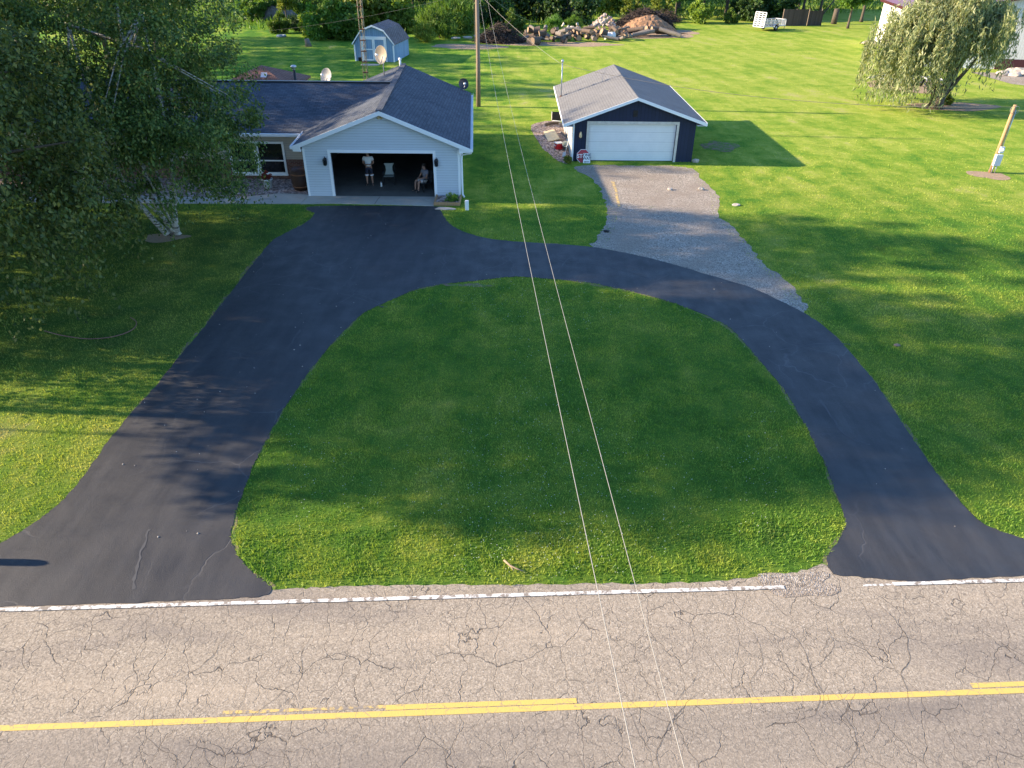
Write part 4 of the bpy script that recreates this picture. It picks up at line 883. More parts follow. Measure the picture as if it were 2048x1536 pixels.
c = aty(765, 110, 46.4); dish('satellite_dish', 'large beige satellite dish on the lit back slope of the garage roof', (c.x, 46.4, 3.62), 0.50, -38, 8, 'dish_beige', stalk=c.z - 3.62)
c = aty(655, 153, 47.2); dish('satellite_dish', 'white satellite dish peeping over the long wing ridge', (c.x, 47.2, 2.3), 0.46, -35, 20, 'dish_white', stalk=c.z - 2.3)
c = aty(928, 168, 47.9); dish('satellite_dish', 'shade-darkened round satellite dish at the back right roof corner', (c.x - 0.05, 47.9, 2.35), 0.32, 22, 14, 'dish_shaded', stalk=c.z - 2.35)
o = MB().tube([(0, 0, 0), (0, 0, 0.55)], 0.06, 10).lathe([(0.07, 0.5), (0.10, 0.52), (0.08, 0.62), (0.0, 0.64)], (0, 0, 0), 10).build('vent_pipe', mats['trim']); c = aty(800, 122, 47.6); o.location = (c.x, 47.6, c.z - 0.45); tag(o, 'short white vent pipe at the back end of the garage ridge', 'vent pipe')
mp = Vector((aty(731, 150, 49.2).x, 49.2, 0)); mt = thing('antenna_mast', 'rusty three legged lattice antenna mast behind the house', 'mast', mp)
legs = [Vector((0.17 * math.cos(a), 0.17 * math.sin(a), 0)) for a in (R(90), R(210), R(330))]; lean_ = Vector((0.010, 0, 1))
for L in legs:
    mb = MB(); mb.tube([L, L + lean_ * 13.5], 0.022, 6); part('leg', mb, mats['mast'], mt, world=False)
mb = MB()
for q in range(33):
    z = 0.4 * q
    for a in range(3):
        mb.tube([legs[a] + lean_ * z, legs[(a + 1) % 3] + lean_ * (z + 0.4)], 0.007, 4); 
part('bracing', mb, mats['mast'], mt, world=False)
for q in range(0, 22):
    z = 0.62 * q + 0.3; mb = MB()
    for a in range(3): mb.bar(legs[a] * 1.12 + lean_ * z, legs[(a + 1) % 3] * 1.12 + lean_ * z, 0.04, 0.06)
    part('collar', mb, mats['rust'], mt, world=False)

# ------------------------------------------------------------------ blue gambrel shed
s0 = at(711, 122); s1 = at(786, 126); sw_ = (s1 - s0).length; sa = math.atan2(s1.y - s0.y, s1.x - s0.x)
shd = thing('shed', 'small blue gambrel roof shed with white crossed double doors', 'shed', s0, R(-8)); SD = 5.4
def gam(o_=0.0): return [(0 - o_, 1.55), (sw_ * 0.22, 2.75 + o_ * 0.4), (sw_ * 0.5, 3.15 + o_ * 0.5), (sw_ * 0.78, 2.75 + o_ * 0.4), (sw_ + o_, 1.55)]
for y_ in (0, SD - 0.1): mb = MB(); mb.prism_y([(0, 0)] + gam() + [(sw_, 0)], y_, y_ + 0.1); part('gable_wall', mb, mats['shed_blue'], shd, world=False)
for x_ in (0, sw_ - 0.1): mb = MB(); mb.bb(x_, x_ + 0.1, 0.1, SD - 0.1, 0, 1.55); part('side_wall', mb, mats['shed_blue_y'], shd, world=False)
G = gam(0.12); mb = MB()
for a, b in zip(G[:-1], G[1:]): mb.prism_y([a, b, (b[0], b[1] + 0.09), (a[0], a[1] + 0.09)], -0.15, SD + 0.15)
part('roof', mb, mats['shingle_shed'], shd, world=False)
mb = MB()
for a, b in zip(G[:-1], G[1:]): mb.prism_y([(a[0], a[1] - 0.06), (b[0], b[1] - 0.06), (b[0], b[1] + 0.10), (a[0], a[1] + 0.10)], -0.19, -0.153)
mb.bb(-0.02, 0.11, -0.03, 0.0, 0, 1.5); mb.bb(sw_ - 0.11, sw_ + 0.02, -0.03, 0.0, 0, 1.5); part('trim', mb, mats['trim'], shd, world=False)
dx0, dx1, dz = sw_ * 0.21, sw_ * 0.79, 2.12; dm = (dx0 + dx1) / 2
for a, b in ((dx0, dm - 0.01), (dm + 0.01, dx1)):
    mb = MB(); mb.bb(a, b, -0.05, -0.005, 0.1, dz); dr = part('door', mb, mats['shed_blue'], shd, world=False)
    mb = MB(); mb.bb(a, a + 0.12, -0.075, -0.052, 0.1, dz); mb.bb(b - 0.12, b, -0.075, -0.052, 0.1, dz); mb.bb(a + 0.12, b - 0.12, -0.075, -0.052, 0.1, 0.22); mb.bb(a + 0.12, b - 0.12, -0.075, -0.052, dz - 0.12, dz); mb.bb(a + 0.12, b - 0.12, -0.075, -0.052, 1.06, 1.16); part('door_rail', mb, mats['trim'], dr, world=False)
mb = MB(); mb.bb(dx0 - 0.13, dx0 - 0.003, -0.06, -0.005, 0, dz + 0.16); mb.bb(dx1 + 0.003, dx1 + 0.13, -0.06, -0.005, 0, dz + 0.16); mb.bb(dx0, dx1, -0.06, -0.005, dz + 0.005, dz + 0.16); part('door_frame', mb, mats['trim'], shd, world=False)
c = at(741, 130); o = sheet('shed_step', blob(c.x, c.y, 0.95, 0.5, 14, 3, 0.08), 0.05, mats['concrete'], thick=0.05); o['kind'] = 'structure'
c = at(723, 121); o = MB().box((0, 0, 0.18), (0.42, 0.4, 0.36), bev=0.05).build('black_bin', mats['black_metal']); o.location = (c.x, c.y - 0.3, 0); tag(o, 'small black bin at the left front foot of the blue shed', 'bin')

# ------------------------------------------------------------------ poles and wires
c = at(957, 213); up = thing('utility_pole', 'tall grey wooden utility pole behind the house', 'utility pole', c)
mb = MB(); mb.tube([(0, 0, 0), (0.03, 0, 3), (0.02, 0, 10.3)], [0.17, 0.155, 0.115], 12); part('pole', mb, mats['pole'], up, world=False)
mb = MB(); mb.bb(-1.1, 1.1, -0.18, -0.10, 9.45, 9.58); part('crossarm', mb, mats['pole'], up, world=False)
for x in (-0.95, 0.95, 0.0):
    mb = MB(); mb.lathe([(0.02, 0.0), (0.05, 0.03), (0.03, 0.08), (0.055, 0.12), (0.02, 0.18)], (x, -0.14, 9.58 if x else 10.3), 8); part('insulator', mb, mats['grey_plastic'], up, world=False)
mb = MB(); mb.tube([(-0.20, 0, 0), (-0.19, 0, 9.0)], 0.008, 5); part('ground_wire', mb, mats['wire_dark'], up, world=False)
def wire(name, label, pts, r_, m='wire'):
    o = MB().tube(pts, r_, 5, smooth=True).build(name, mats[m], None, recalc=False); return tag(o, label, 'wire')
def plane_wire(pix, P0, deg, pole_z, end_y):
    ph = R(deg); nx, ny = -math.sin(ph), math.cos(ph); S = [0.0]; Z = [pole_z]
    for px, py in pix:
        d = _ray(px, py); t = (nx * P0[0] + ny * P0[1]) / (nx * d[0] + ny * d[1]); S.append(math.hypot(d[0] * t - P0[0], d[1] * t - P0[1])); Z.append(CH + d[2] * t)
    co = np.polyfit(S[1:], Z[1:], 2); L = (P0[1] - end_y) / abs(math.sin(ph)); out = []
    for q in range(61):
        s_ = L * q / 60; out.append((P0[0] + math.cos(ph) * s_, P0[1] + math.sin(ph) * s_, float(np.polyval(co, s_))))
    return out
WA = plane_wire([(960, 0), (1010, 290), (1050, 480), (1110, 760), (1170, 1080), (1230, 1350), (1272, 1536)], (-2.7, 56.3), -86.45, 8.6, -14)
WB = plane_wire([(975, 0), (1033, 258), (1088, 480), (1157, 760), (1240, 1060), (1320, 1350), (1375, 1536)], (-2.2, 56.3), -86.5, 8.6, -14)
rad = [0.0058 - 0.0029 * min(1, q / 44) for q in range(61)]
wire('overhead_wire', 'thin pale overhead wire across driveway and road, left of two', WA, rad); wire('overhead_wire', 'thin pale overhead wire across driveway and road, right of two', WB, rad)
def sag(a, b, s_, n=24): a, b = Vector(a), Vector(b); return [a.lerp(b, i / n) - Vector((0, 0, 4 * s_ * (i / n) * (1 - i / n))) for i in range(n + 1)]
p0 = Vector((c.x, c.y, 7.6)); mtop = Vector((2.98, 48.5, 4.05))
wire('service_wire', 'service wire from the tall pole to the garage roof mast', sag(p0, mtop, 0.25), 0.008)
rp = at(1980, 345); rpt = Vector((rp.x + 0.04, rp.y, 3.45))
wire('service_wire', 'sagging cable from the garage mast to the short right pole', sag(mtop, rpt, 0.75), 0.012, 'wire_dark')
wire('distant_wire', 'thin wire running from the tall pole to the far woods', sag(p0 + Vector((0, 0, .4)), aty(1075, 44, 92), 0.5), 0.008)
wire('distant_wire', 'thin wire running left from the tall pole above the shed', sag(p0, (-32, 62, 4.0), 1.0), 0.0055, 'wire_dark')
rpo = thing('meter_pole', 'short leaning looking brown meter pole on the right lawn', 'pole', rp)
mb = MB(); mb.tube([(0, 0, 0), (0.04, 0, 3.55)], [0.10, 0.085], 10); part('post', mb, mats['pole_tan'], rpo, 'honey brown wooden post', world=False)
mb = MB(); mb.tube([(0.13, -0.06, 1.2), (0.15, -0.05, 3.3)], 0.026, 6); part('conduit', mb, mats['galv'], rpo, world=False)
mb = MB(); mb.box((0.06, -0.16, 0.72), (0.36, 0.18, 0.60), bev=0.02); part('breaker_box', mb, mats['box_grey'], rpo, world=False)
mb = MB(); mb.box((0.10, -0.14, 1.26), (0.22, 0.12, 0.34), bev=0.02); eb = part('meter_box', mb, mats['box_grey'], rpo, world=False); mb = MB(); mb.lathe([(0.085, 0.0), (0.085, 0.05), (0.06, 0.09), (0, 0.10)], (0.10, -0.205, 1.28), 14, Euler((R(90), 0, 0)).to_matrix()); part('dial', mb, mats['white_plastic'], eb, world=False)
mb = MB(); mb.tube([(-0.02, -0.12, 0.0), (-0.02, -0.12, 0.45)], 0.03, 6); mb.tube([(0.14, -0.14, 0.0), (0.14, -0.14, 0.45)], 0.03, 6); mb.tube([(-0.2, -0.1, 0.02), (-0.13, -0.12, 0.7), (-0.1, -0.1, 0.8)], 0.012, 5); part('riser', mb, mats['galv'], rpo, world=False)
mb = MB(); mb.tube([(0.12 + 0.15 * math.cos(t), -0.09, 3.3 + 0.2 * math.sin(t)) for t in [q * math.pi / 8 for q in range(17)]], 0.013, 5); mb.tube([(-0.06 + 0.13 * math.cos(t), -0.1, 3.32 + 0.18 * math.sin(t)) for t in [q * math.pi / 8 for q in range(17)]], 0.013, 5); part('cable_coil', mb, mats['wire'], rpo, world=False)
# garden hose on the shaded left lawn, fallen twig by the road
o = MB().tube([(*p, 0.06) for p in smooth_poly(wpoly([(90, 665), (130, 675), (180, 681), (230, 676), (265, 663), (274, 648), (262, 638)]), 8, False)], 0.014, 6).build('garden_hose', mats['hose']); tag(o, 'thin reddish garden hose curving on the shaded left lawn', 'hose')
tw = [at(1008, 1128), at(1020, 1138), at(1034, 1144), at(1047, 1148)]
mb = MB(); mb.tube([(p.x, p.y, 0.11 - 0.01 * i) for i, p in enumerate(tw)], [0.022, 0.02, 0.014, 0.008], 6); mb.tube([(tw[1].x, tw[1].y, 0.1), (tw[1].x + 0.07, tw[1].y - 0.12, 0.09)], 0.01, 5); o = mb.build('fallen_branch', mats['log_end']); tag(o, 'short pale fallen branch on the grass near the road edge', 'branch')
# mailbox just left of the picture (its shadow falls on the driveway mouth)
mbx = thing('mailbox', 'mailbox on a post beside the driveway mouth', 'mailbox', (-13.1, 10.55, 0))
mb = MB(); mb.bb(-0.05, 0.05, -0.05, 0.05, 0, 1.05); part('post', mb, mats['old_board'], mbx, world=False); mb = MB(); mb.prism_x([(-0.09, 0), (0.09, 0), (0.09, 0.14), (0.06, 0.2), (0, 0.23), (-0.06, 0.2), (-0.09, 0.14)], -0.28, 0.28); o = part('box', mb, mats['black_metal'], mbx, world=False); o.location.z = 1.05

# ------------------------------------------------------------------ utility trailer
ta, tb_ = at(1500, 58), at(1567, 55); tc = at(1531, 61); L_ = 4.3
tl = thing('utility_trailer', 'white utility trailer with raised ramp gate by the woods', 'trailer', (tc.x + 0.6, tc.y + 0.6, 0), R(33))
hw_ = 0.9; mb = MB()
for y in (-hw_, hw_):
    mb.bar((-L_ / 2, y, 0.55), (L_ / 2, y, 0.55), 0.07, 0.12); mb.bar((-L_ / 2, y, 1.28), (L_ / 2, y, 1.28), 0.07, 0.07)
    for x in (-2.15, -1.2, -0.35, 0.5, 1.35, 2.15): mb.bar((x, y, 0.55), (x, y, 1.28), 0.06, 0.06)
for z in (0.55, 1.28): mb.bar((L_ / 2, -hw_, z), (L_ / 2, hw_, z), 0.07, 0.08)
mb.bar((L_ / 2, -hw_, 0.5), (L_ / 2 + 1.1, 0, 0.5), 0.07, 0.09); mb.bar((L_ / 2, hw_, 0.5), (L_ / 2 + 1.1, 0, 0.5), 0.07, 0.09)
part('frame', mb, mats['alu_white'], tl, world=False)
mb = MB(); mb.bb(-L_ / 2, L_ / 2, -hw_, hw_, 0.50, 0.54); part('deck', mb, mats['old_board'], tl, world=False)
mb = MB()
for y in (-hw_, hw_):
    for q in range(6): mb.bar((-L_ / 2, y, 0.64 + q * 0.105), (L_ / 2, y, 0.64 + q * 0.105), 0.02, 0.03)
    for q in range(30): mb.bar((-L_ / 2 + q * 0.145, y, 0.58), (-L_ / 2 + q * 0.145, y, 1.26), 0.018, 0.018)
for q in range(6): mb.bar((L_ / 2, -hw_, 0.64 + q * 0.105), (L_ / 2, hw_, 0.64 + q * 0.105), 0.02, 0.03)
part('side_mesh', mb, mats['mesh_grey'], tl, world=False)
mb = MB()
for y in (-hw_, -0.3, 0.3, hw_): mb.bar((-L_ / 2 - 0.05, y, 0.5), (-L_ / 2 + 0.12, y, 2.25), 0.09, 0.09)
for q in range(8): t = q / 7; mb.bar((-L_ / 2 - 0.05 + 0.17 * t, -hw_, 0.5 + 1.75 * t), (-L_ / 2 - 0.05 + 0.17 * t, hw_, 0.5 + 1.75 * t), 0.07, 0.11)
part('ramp_gate', mb, mats['alu_white'], tl, world=False)
for y in (-hw_ - 0.16, hw_ + 0.16):
    mb = MB(); mb.lathe([(0.2, -0.1), (0.33, -0.1), (0.37, -0.06), (0.37, 0.06), (0.33, 0.1), (0.2, 0.1)], (0.1, y, 0.37), 22, Euler((R(90), 0, 0)).to_matrix()); wh = part('wheel', mb, mats['rubber'], tl, world=False); mb = MB(); mb.lathe([(0, -0.07), (0.2, -0.08), (0.2, 0.08), (0, 0.07)], (0.1, y, 0.37), 16, Euler((R(90), 0, 0)).to_matrix()); part('rim', mb, mats['galv'], wh, world=False)
    mb = MB(); mb.add([(0.1 + rr1 * math.cos(t), y + yy, 0.4 + rr1 * math.sin(t)) for rr1 in (0.45, 0.48) for t in [math.pi * q / 10 for q in range(11)] for yy in (-0.13, 0.13)], [(2 * q + o_, 2 * q + 1 + o_, 2 * q + 3 + o_, 2 * q + 2 + o_) for q in range(10) for o_ in (0, 22)]); part('fender', mb, mats['alu_white'], tl, world=False)
mb = MB(); mb.tube([(L_ / 2 + 1.0, 0, 0.0), (L_ / 2 + 1.0, 0, 0.7)], 0.035, 6); part('jack', mb, mats['black_metal'], tl, world=False)

# ------------------------------------------------------------------ pole barn on the right
ba = Vector((40.4, 77.6, 0)); brz = math.atan2(-0.10, 1.0); BW, BD, BE = 15.0, 21.0, 4.5
brn = thing('pole_barn', 'large white metal pole barn with maroon roof behind the willow', 'barn', ba, R(-12.0)); BRK = BE + BW / 2 * 0.24
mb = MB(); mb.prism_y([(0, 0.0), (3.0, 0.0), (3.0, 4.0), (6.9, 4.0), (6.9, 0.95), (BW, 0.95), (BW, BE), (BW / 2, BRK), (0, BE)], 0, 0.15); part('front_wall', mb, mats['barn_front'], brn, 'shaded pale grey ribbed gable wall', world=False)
mb = MB(); mb.bb(6.9, BW, -0.02, 0.15, 0, 0.95); part('wainscot', mb, mats['maroon'], brn, world=False)
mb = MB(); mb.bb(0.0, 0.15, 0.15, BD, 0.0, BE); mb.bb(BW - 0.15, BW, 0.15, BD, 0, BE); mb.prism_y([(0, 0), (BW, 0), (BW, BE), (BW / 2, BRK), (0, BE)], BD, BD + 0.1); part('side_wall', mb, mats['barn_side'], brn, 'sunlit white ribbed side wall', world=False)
mb = MB()
for a, b in (((-0.4, BE - 0.06), (BW / 2, BRK + 0.02)), ((BW / 2 + 0.002, BRK + 0.02), (BW + 0.4, BE - 0.06))): mb.prism_y([a, b, (b[0], b[1] + 0.1), (a[0], a[1] + 0.1)], -0.4, BD + 0.4)
part('roof', mb, mats['maroon_roof'], brn, world=False)
mb = MB(); mb.bb(-0.44, -0.402, -0.4, BD + 0.4, BE - 0.22, BE + 0.05)
for a, b in (((-0.42, BE - 0.2), (BW / 2, BRK - 0.12)), ((BW / 2, BRK - 0.12), (BW + 0.42, BE - 0.2))): mb.prism_y([a, b, (b[0], b[1] + 0.24), (a[0], a[1] + 0.24)], -0.44, -0.402)
part('rake_trim', mb, mats['maroon'], brn, world=False)
mb = MB(); mb.bb(-0.03, 0.08, -0.03, 0.08, 0.97, BE - 0.1); part('corner_trim', mb, mats['maroon'], brn, world=False)
mb = MB(); mb.bb(3.0, 6.9, 0.05, 0.12, 0, 4.0); part('overhead_door', mb, mats['trim'], brn, world=False); mb = MB(); mb.bb(6.9, 7.05, -0.05, 0.1, 0.96, 4.1); mb.bb(2.95, 6.9, -0.05, 0.1, 4.0, 4.1); part('door_jamb', mb, mats['maroon'], brn, world=False)

# ------------------------------------------------------------------ trees and shrubs
def leaf_arrays(C, out, L, W, droop, g, up=0.35):
    """one folded diamond leaf per centre C; out = outward direction"""
    n = len(C)
    t = g.normal(size=(n, 3)) * 0.75 + out * 0.7; t[:, 2] -= droop; t /= np.linalg.norm(t, axis=1)[:, None]
    nr = g.normal(size=(n, 3)) * 0.8 + out * 0.5; nr[:, 2] += up
    s = np.cross(t, nr); s /= (np.linalg.norm(s, axis=1)[:, None] + 1e-6); nn = np.cross(s, t)
    l = L * (0.65 + 0.7 * g.random(n))[:, None]; w_ = W * (0.7 + 0.6 * g.random(n))[:, None]
    V = np.empty((n, 4, 3)); V[:, 0] = C - t * l * 0.5; V[:, 1] = C + s * w_ * 0.5 + nn * l * 0.10; V[:, 2] = C + t * l * 0.5 - nn * l * 0.06; V[:, 3] = C - s * w_ * 0.5 + nn * l * 0.10
    return V.reshape(-1, 3)
def crown_pts(ells, nclump, nleaf, rc, g, shell=0.5, flat=0.7):
    """leaf centres grouped in clumps spread through ellipsoids (cx,cy,cz,rx,ry,rz)"""
    vol = np.array([e[3] * e[4] * e[5] for e in ells]) ** 0.75; pick = g.choice(len(ells), nclump, p=vol / vol.sum())
    E_ = np.array(ells)[pick]; d = g.normal(size=(nclump, 3)); d /= np.linalg.norm(d, axis=1)[:, None]
    rr_ = (shell + (1 - shell) * g.random(nclump) ** 0.8) * (1 + 0.10 * g.normal(size=nclump))
    cc = E_[:, :3] + d * E_[:, 3:] * rr_[:, None]
    per = g.multinomial(nleaf, np.ones(nclump) / nclump); idx = np.repeat(np.arange(nclump), per); n = len(idx)
    q = g.normal(size=(n, 3)); q /= np.linalg.norm(q, axis=1)[:, None]; q *= (g.random(n) ** 0.55)[:, None]
    size = rc * (0.6 + 0.8 * g.random(nclump)); q *= size[idx][:, None]; q[:, 2] *= flat
    C = cc[idx] + q; out = d[idx] * 0.6 + q / (np.linalg.norm(q, axis=1)[:, None] + 1e-6) * 0.6
    return C, out, cc
def crown_mesh(name, V, m):
    n = len(V) // 4; o = np_mesh(name, V, np.arange(n * 4).reshape(n, 4), m); return o
def limb_mb(base, clumps, h0, h1, r0, g, k=9, lean=(0, 0)):
    mb = MB(); top_ = Vector((base[0] + lean[0], base[1] + lean[1], h1)); b = Vector(base)
    pts = [b.lerp(top_, t) + Vector((math.sin(t * 5) * 0.12, math.cos(t * 4) * 0.12, 0)) * (t * 2) for t in (0, 0.08, 0.3, 0.55, 0.8, 1)]; pts[0] = b
    mb.tube(pts, [r0 * 1.35, r0, r0 * 0.8, r0 * 0.6, r0 * 0.35, r0 * 0.12], 10)
    for q in range(k):
        t = 0.25 + 0.65 * q / k; s0 = b.lerp(top_, max(t, h0 / max(h1, 0.1))); e = Vector(clumps[int(g.integers(len(clumps)))])
        m_ = s0.lerp(e, 0.5) + Vector((0, 0, 0.3)); mb.tube([s0, m_, e], [r0 * 0.32 * (1.1 - t * 0.6), r0 * 0.2, r0 * 0.06], 6)
    return mb
def make_tree(name, label, cat, base, ells, nclump, nleaf, rc, L, W, lm, bark='bark', r0=0.22, h0=2, h1=8, seed=1, droop=0.35, group=None, trunks=None, shell=0.5, flat=0.75, extra=None):
    g_ = np.random.default_rng(seed); t = thing(name, label, cat, base, 0, group)
    C, out, cc = crown_pts(ells, nclump, nleaf, rc, g_, shell, flat)
    if extra is not None: C2, o2 = extra(g_); C = np.concatenate([C, C2]); out = np.concatenate([out, o2])
    keep = (C[:, 2] > 0.25) & (C[:, 0] < (4.7 if name == 'birch_tree' else 99)); C, out = C[keep], out[keep]
    o = crown_mesh('crown', leaf_arrays(C, out, L, W, droop, g_), mats[lm]); o.parent = t
    if trunks:
        mb = MB()
        for pts, rs in trunks: mb.tube(pts, rs, 10)
        low = cc[np.argsort(np.abs(cc[:, 2] - h1 * 0.6))]
        for q in range(14):
            p_ = Vector(trunks[q % len(trunks)][0][-1 - (q % 2)]); e = Vector(low[q * 3 % len(low)]); mb.tube([p_, p_.lerp(e, 0.5) + Vector((0, 0, 0.35)), e], [0.055, 0.035, 0.012], 5)
        part('trunk', mb, mats[bark], t, world=False)
    else:
        part('trunk', limb_mb((0, 0, 0), cc, h0, h1, r0, g_), mats[bark], t, world=False)
    return t
def hanging(tips, length, per, g_, spread=0.12):
    """drooping twigs: leaf centres strung down from the given points"""
    n = len(tips); idx = np.repeat(np.arange(n), per); s_ = g_.random(n * per); ln = length * (0.5 + 0.8 * g_.random(n))
    C = np.array(tips)[idx]; C[:, 2] -= s_ * ln[idx]; dr = g_.normal(size=(n, 3)) * 0.25; C += dr[idx] * s_[:, None]; C += g_.normal(size=C.shape) * spread
    out = np.zeros_like(C); out[:, 2] = -1.0; out += g_.normal(size=C.shape) * 0.2
    return C, out

# big white-trunked birch in front of the wing
bb_ = at(335, 470)
def birch_extra(g_):
    a = g_.random(380) * 2 * np.pi; r_ = 2.6 + 1.9 * g_.random(380); z = 2.6 + 5.0 * g_.random(380)
    r_ = r_ * (0.80 + 0.2 * np.sin(z * 0.55)); tips = np.stack([r_ * np.cos(a), r_ * np.sin(a), z], 1)
    return hanging(tips, 1.9, 42, g_, 0.13)
tr = [([(0.02, 0.0, 0), (-0.55, 0.05, 0.8), (-1.25, 0.1, 1.9), (-1.8, 0.3, 4.0), (-1.9, 0.5, 8.0)], [0.15, 0.105, 0.10, 0.09, 0.04]),
      ([(0.12, 0.25, 0), (-0.30, 0.4, 0.9), (-0.68, 0.7, 1.9), (-0.7, 1.2, 4.5), (-0.3, 1.4, 9.0)], [0.11, 0.085, 0.08, 0.08, 0.04]),
      ([(0.42, 0.0, 0), (0.50, 0.05, 0.8), (0.72, 0.05, 1.9), (1.1, -0.1, 4.0), (1.3, -0.3, 8.5)], [0.14, 0.10, 0.09, 0.09, 0.04]),
      ([(0.55, 0.0, 0.0), (0.40, 0.0, 0.22), (0.2, 0, 0.3)], [0.10, 0.12, 0.08])]
make_tree('birch_tree', 'large weeping birch with pale forked trunks before the dark roofed wing', 'tree', bb_,
    [(0, 0.4, 7.4, 4.1, 4.3, 5.6), (-1.5, 0.2, 5.0, 3.6, 3.6, 3.2), (2.0, -0.2, 6.0, 3.3, 3.3, 3.9), (0, 0, 11, 2.8, 2.8, 3), (-2.3, -0.6, 8.6, 2.6, 2.6, 2.6)], 270, 62000, 0.74, 0.135, 0.075, 'leaf_birch', 'birch_bark', seed=3, droop=0.7, trunks=tr, h1=9, extra=birch_extra)
# broad tree whose crown fills the lower left
def left_extra(g_):
    a = g_.random(380) * 2 * np.pi; r_ = 3.6 + 2.0 * g_.random(380); z = 2.2 + 5.5 * g_.random(380)
    return hanging(np.stack([r_ * np.cos(a), r_ * np.sin(a), z], 1), 1.5, 40, g_, 0.14)
make_tree('shade_tree', 'dense leafy shade tree overhanging the left lawn in front of the birch', 'tree', (-17.9, 21.4, 0),
    [(0, 0, 7.2, 5.2, 5.0, 5.0), (1.2, 0.6, 4.4, 4.4, 4.0, 2.7), (-2, -1, 8, 4.5, 4.0, 5), (0, 1, 11, 3.5, 3.5, 3.5)], 220, 60000, 0.80, 0.15, 0.085, 'leaf_birch', 'bark', r0=0.28, h0=2, h1=11, seed=5, droop=0.5, extra=left_extra)
# taller trees standing outside the left edge; their shade lies over lawn, house and driveway
g5 = [(0, 0, 8.5, 5.0, 5.2, 6.0), (1.5, 2, 6.5, 4, 3.5, 4), (-1.5, -2, 7, 4, 3.6, 4.5), (0, 0.5, 13, 3.6, 3.6, 3.6)]
big = make_tree('maple_tree', 'tall dark maple rising behind the shade tree at the left edge', 'tree', (-25.5, 30.5, 0), g5, 220, 25000, 0.90, 0.20, 0.13, 'leaf_dark', 'bark', r0=0.32, h0=2.5, h1=13, seed=9, droop=0.3)
far_ = [(-33.0, 24.6, 0.6, 1.16), (-33.0, 28.0, 4.4, 0.9), (-37.0, 34.5, 3.3, 0.85), (-35.0, 41.5, 1.5, 0.86), (-30.5, 41.2, 0.3, 0.80), (-39, 44.5, 2.3, 1.0), (-41, 53.0, 2.9, 1.15), (-47.0, 66.0, 0.2, 1.2), (-50, 79.0, 5.2, 1.05), (-44, 91.0, 3.9, 1.1), (-25.5, 21.3, 2.7, 0.62), (-33, 63, 1.1, 0.8), (-35, 73, 2.1, 0.85), (-38, 83, 3.1, 0.85), (-40, 93, 4.1, 0.9), (-27.5, 37.2, 0.9, 0.72)]
for i, (x, y, rz, s_) in enumerate(far_):
    c = copy_tree(big); c.location = (x, y, 0); c.rotation_euler = (0, 0, rz); c.scale = (s_, s_, s_ * (0.95 + 0.1 * (i % 3)))
    c['label'] = 'tall maple standing beyond the left edge of the yard'; c['group'] = 'maples along the left boundary'

hi = make_tree('cottonwood_tree', 'tall high crowned cottonwood beyond the left edge of the front yard', 'tree', (-28.0, 16.7, 0), [(0, 0.6, 11.6, 3.6, 4.4, 3.8), (1.0, 1.4, 13.8, 3.4, 4.0, 3.2), (-1.0, -0.2, 10.9, 3, 3.6, 2.4)], 150, 17000, 0.85, 0.20, 0.13, 'leaf_dark', 'bark', r0=0.2, h0=7, h1=14.5, seed=14, droop=0.3)
make_tree('ash_tree', 'thin leaved ash just beyond the left edge of the front yard', 'tree', (-24.0, 15.6, 0), [(0, 0, 7.5, 2.3, 3.1, 1.8), (0, 0.5, 9.2, 1.6, 2.2, 1.4)], 46, 5200, 0.62, 0.20, 0.13, 'leaf_dark', 'bark', r0=0.05, h0=5, h1=9.5, seed=15, droop=0.2)
c = copy_tree(hi); c.location = (-35.5, 19.6, 0); c.scale = (1.15, 1.25, 1.34); c.rotation_euler = (0, 0, 0.4); c['label'] = 'taller cottonwood standing behind the first one left of the yard'
# willow beside the barn
wb = at(1880, 216); gw = np.random.default_rng(21); wl_t = thing('willow_tree', 'weeping willow with silvery green hanging strands before the white barn', 'tree', (wb.x - 0.3, wb.y, 0))
tips = []; mb = MB()
mb.tube([(-0.1, 0, 0), (0.0, 0, 0.6), (0.35, 0.1, 1.8), (0.9, 0.2, 3.0)], [0.62, 0.42, 0.30, 0.22], 12)
mb.tube([(-0.15, 0.05, 0.3), (-0.45, 0.1, 1.5), (-1.1, 0.2, 3.2), (-1.9, 0.2, 5.0)], [0.34, 0.28, 0.2, 0.08], 10)
mb.tube([(0.2, 0, 0.7), (0.9, -0.1, 2.0), (1.7, -0.2, 3.4), (2.8, -0.3, 4.6)], [0.20, 0.15, 0.10, 0.04], 8)
for q in range(66):
    a = gw.random() * 2 * math.pi; r_ = (5.6 if math.cos(a) < -0.3 else 4.0) * (0.30 + 0.70 * gw.random()); zt = 3.6 + 4.9 * (1 - (r_ / 6.6) ** 2) * (0.75 + 0.35 * gw.random()) * (0.9 if math.cos(a) > 0.3 else 0.74 if math.cos(a) < -0.5 else 1.0)
    s0 = Vector((0.5 + 0.3 * math.cos(a), 0.2, 2.2 + 1.3 * gw.random())); e = Vector((r_ * math.cos(a) - 0.1 - 0.20 * (zt - 2.5), r_ * math.sin(a), zt)); m_ = s0.lerp(e, 0.55) + Vector((0, 0, 1.0))
    mb.tube([s0, m_, e], [0.09, 0.05, 0.012], 5)
    for k_ in range(13):
        p_ = m_.lerp(e, 0.25 + 0.85 * gw.random()); tips.append((p_.x + gw.normal() * 0.42, p_.y + gw.normal() * 0.42, p_.z + gw.normal() * 0.3))
part('trunk', mb, mats['bark'], wl_t, world=False)
tips = np.array(tips); rad_ = np.hypot(tips[:, 0], tips[:, 1])
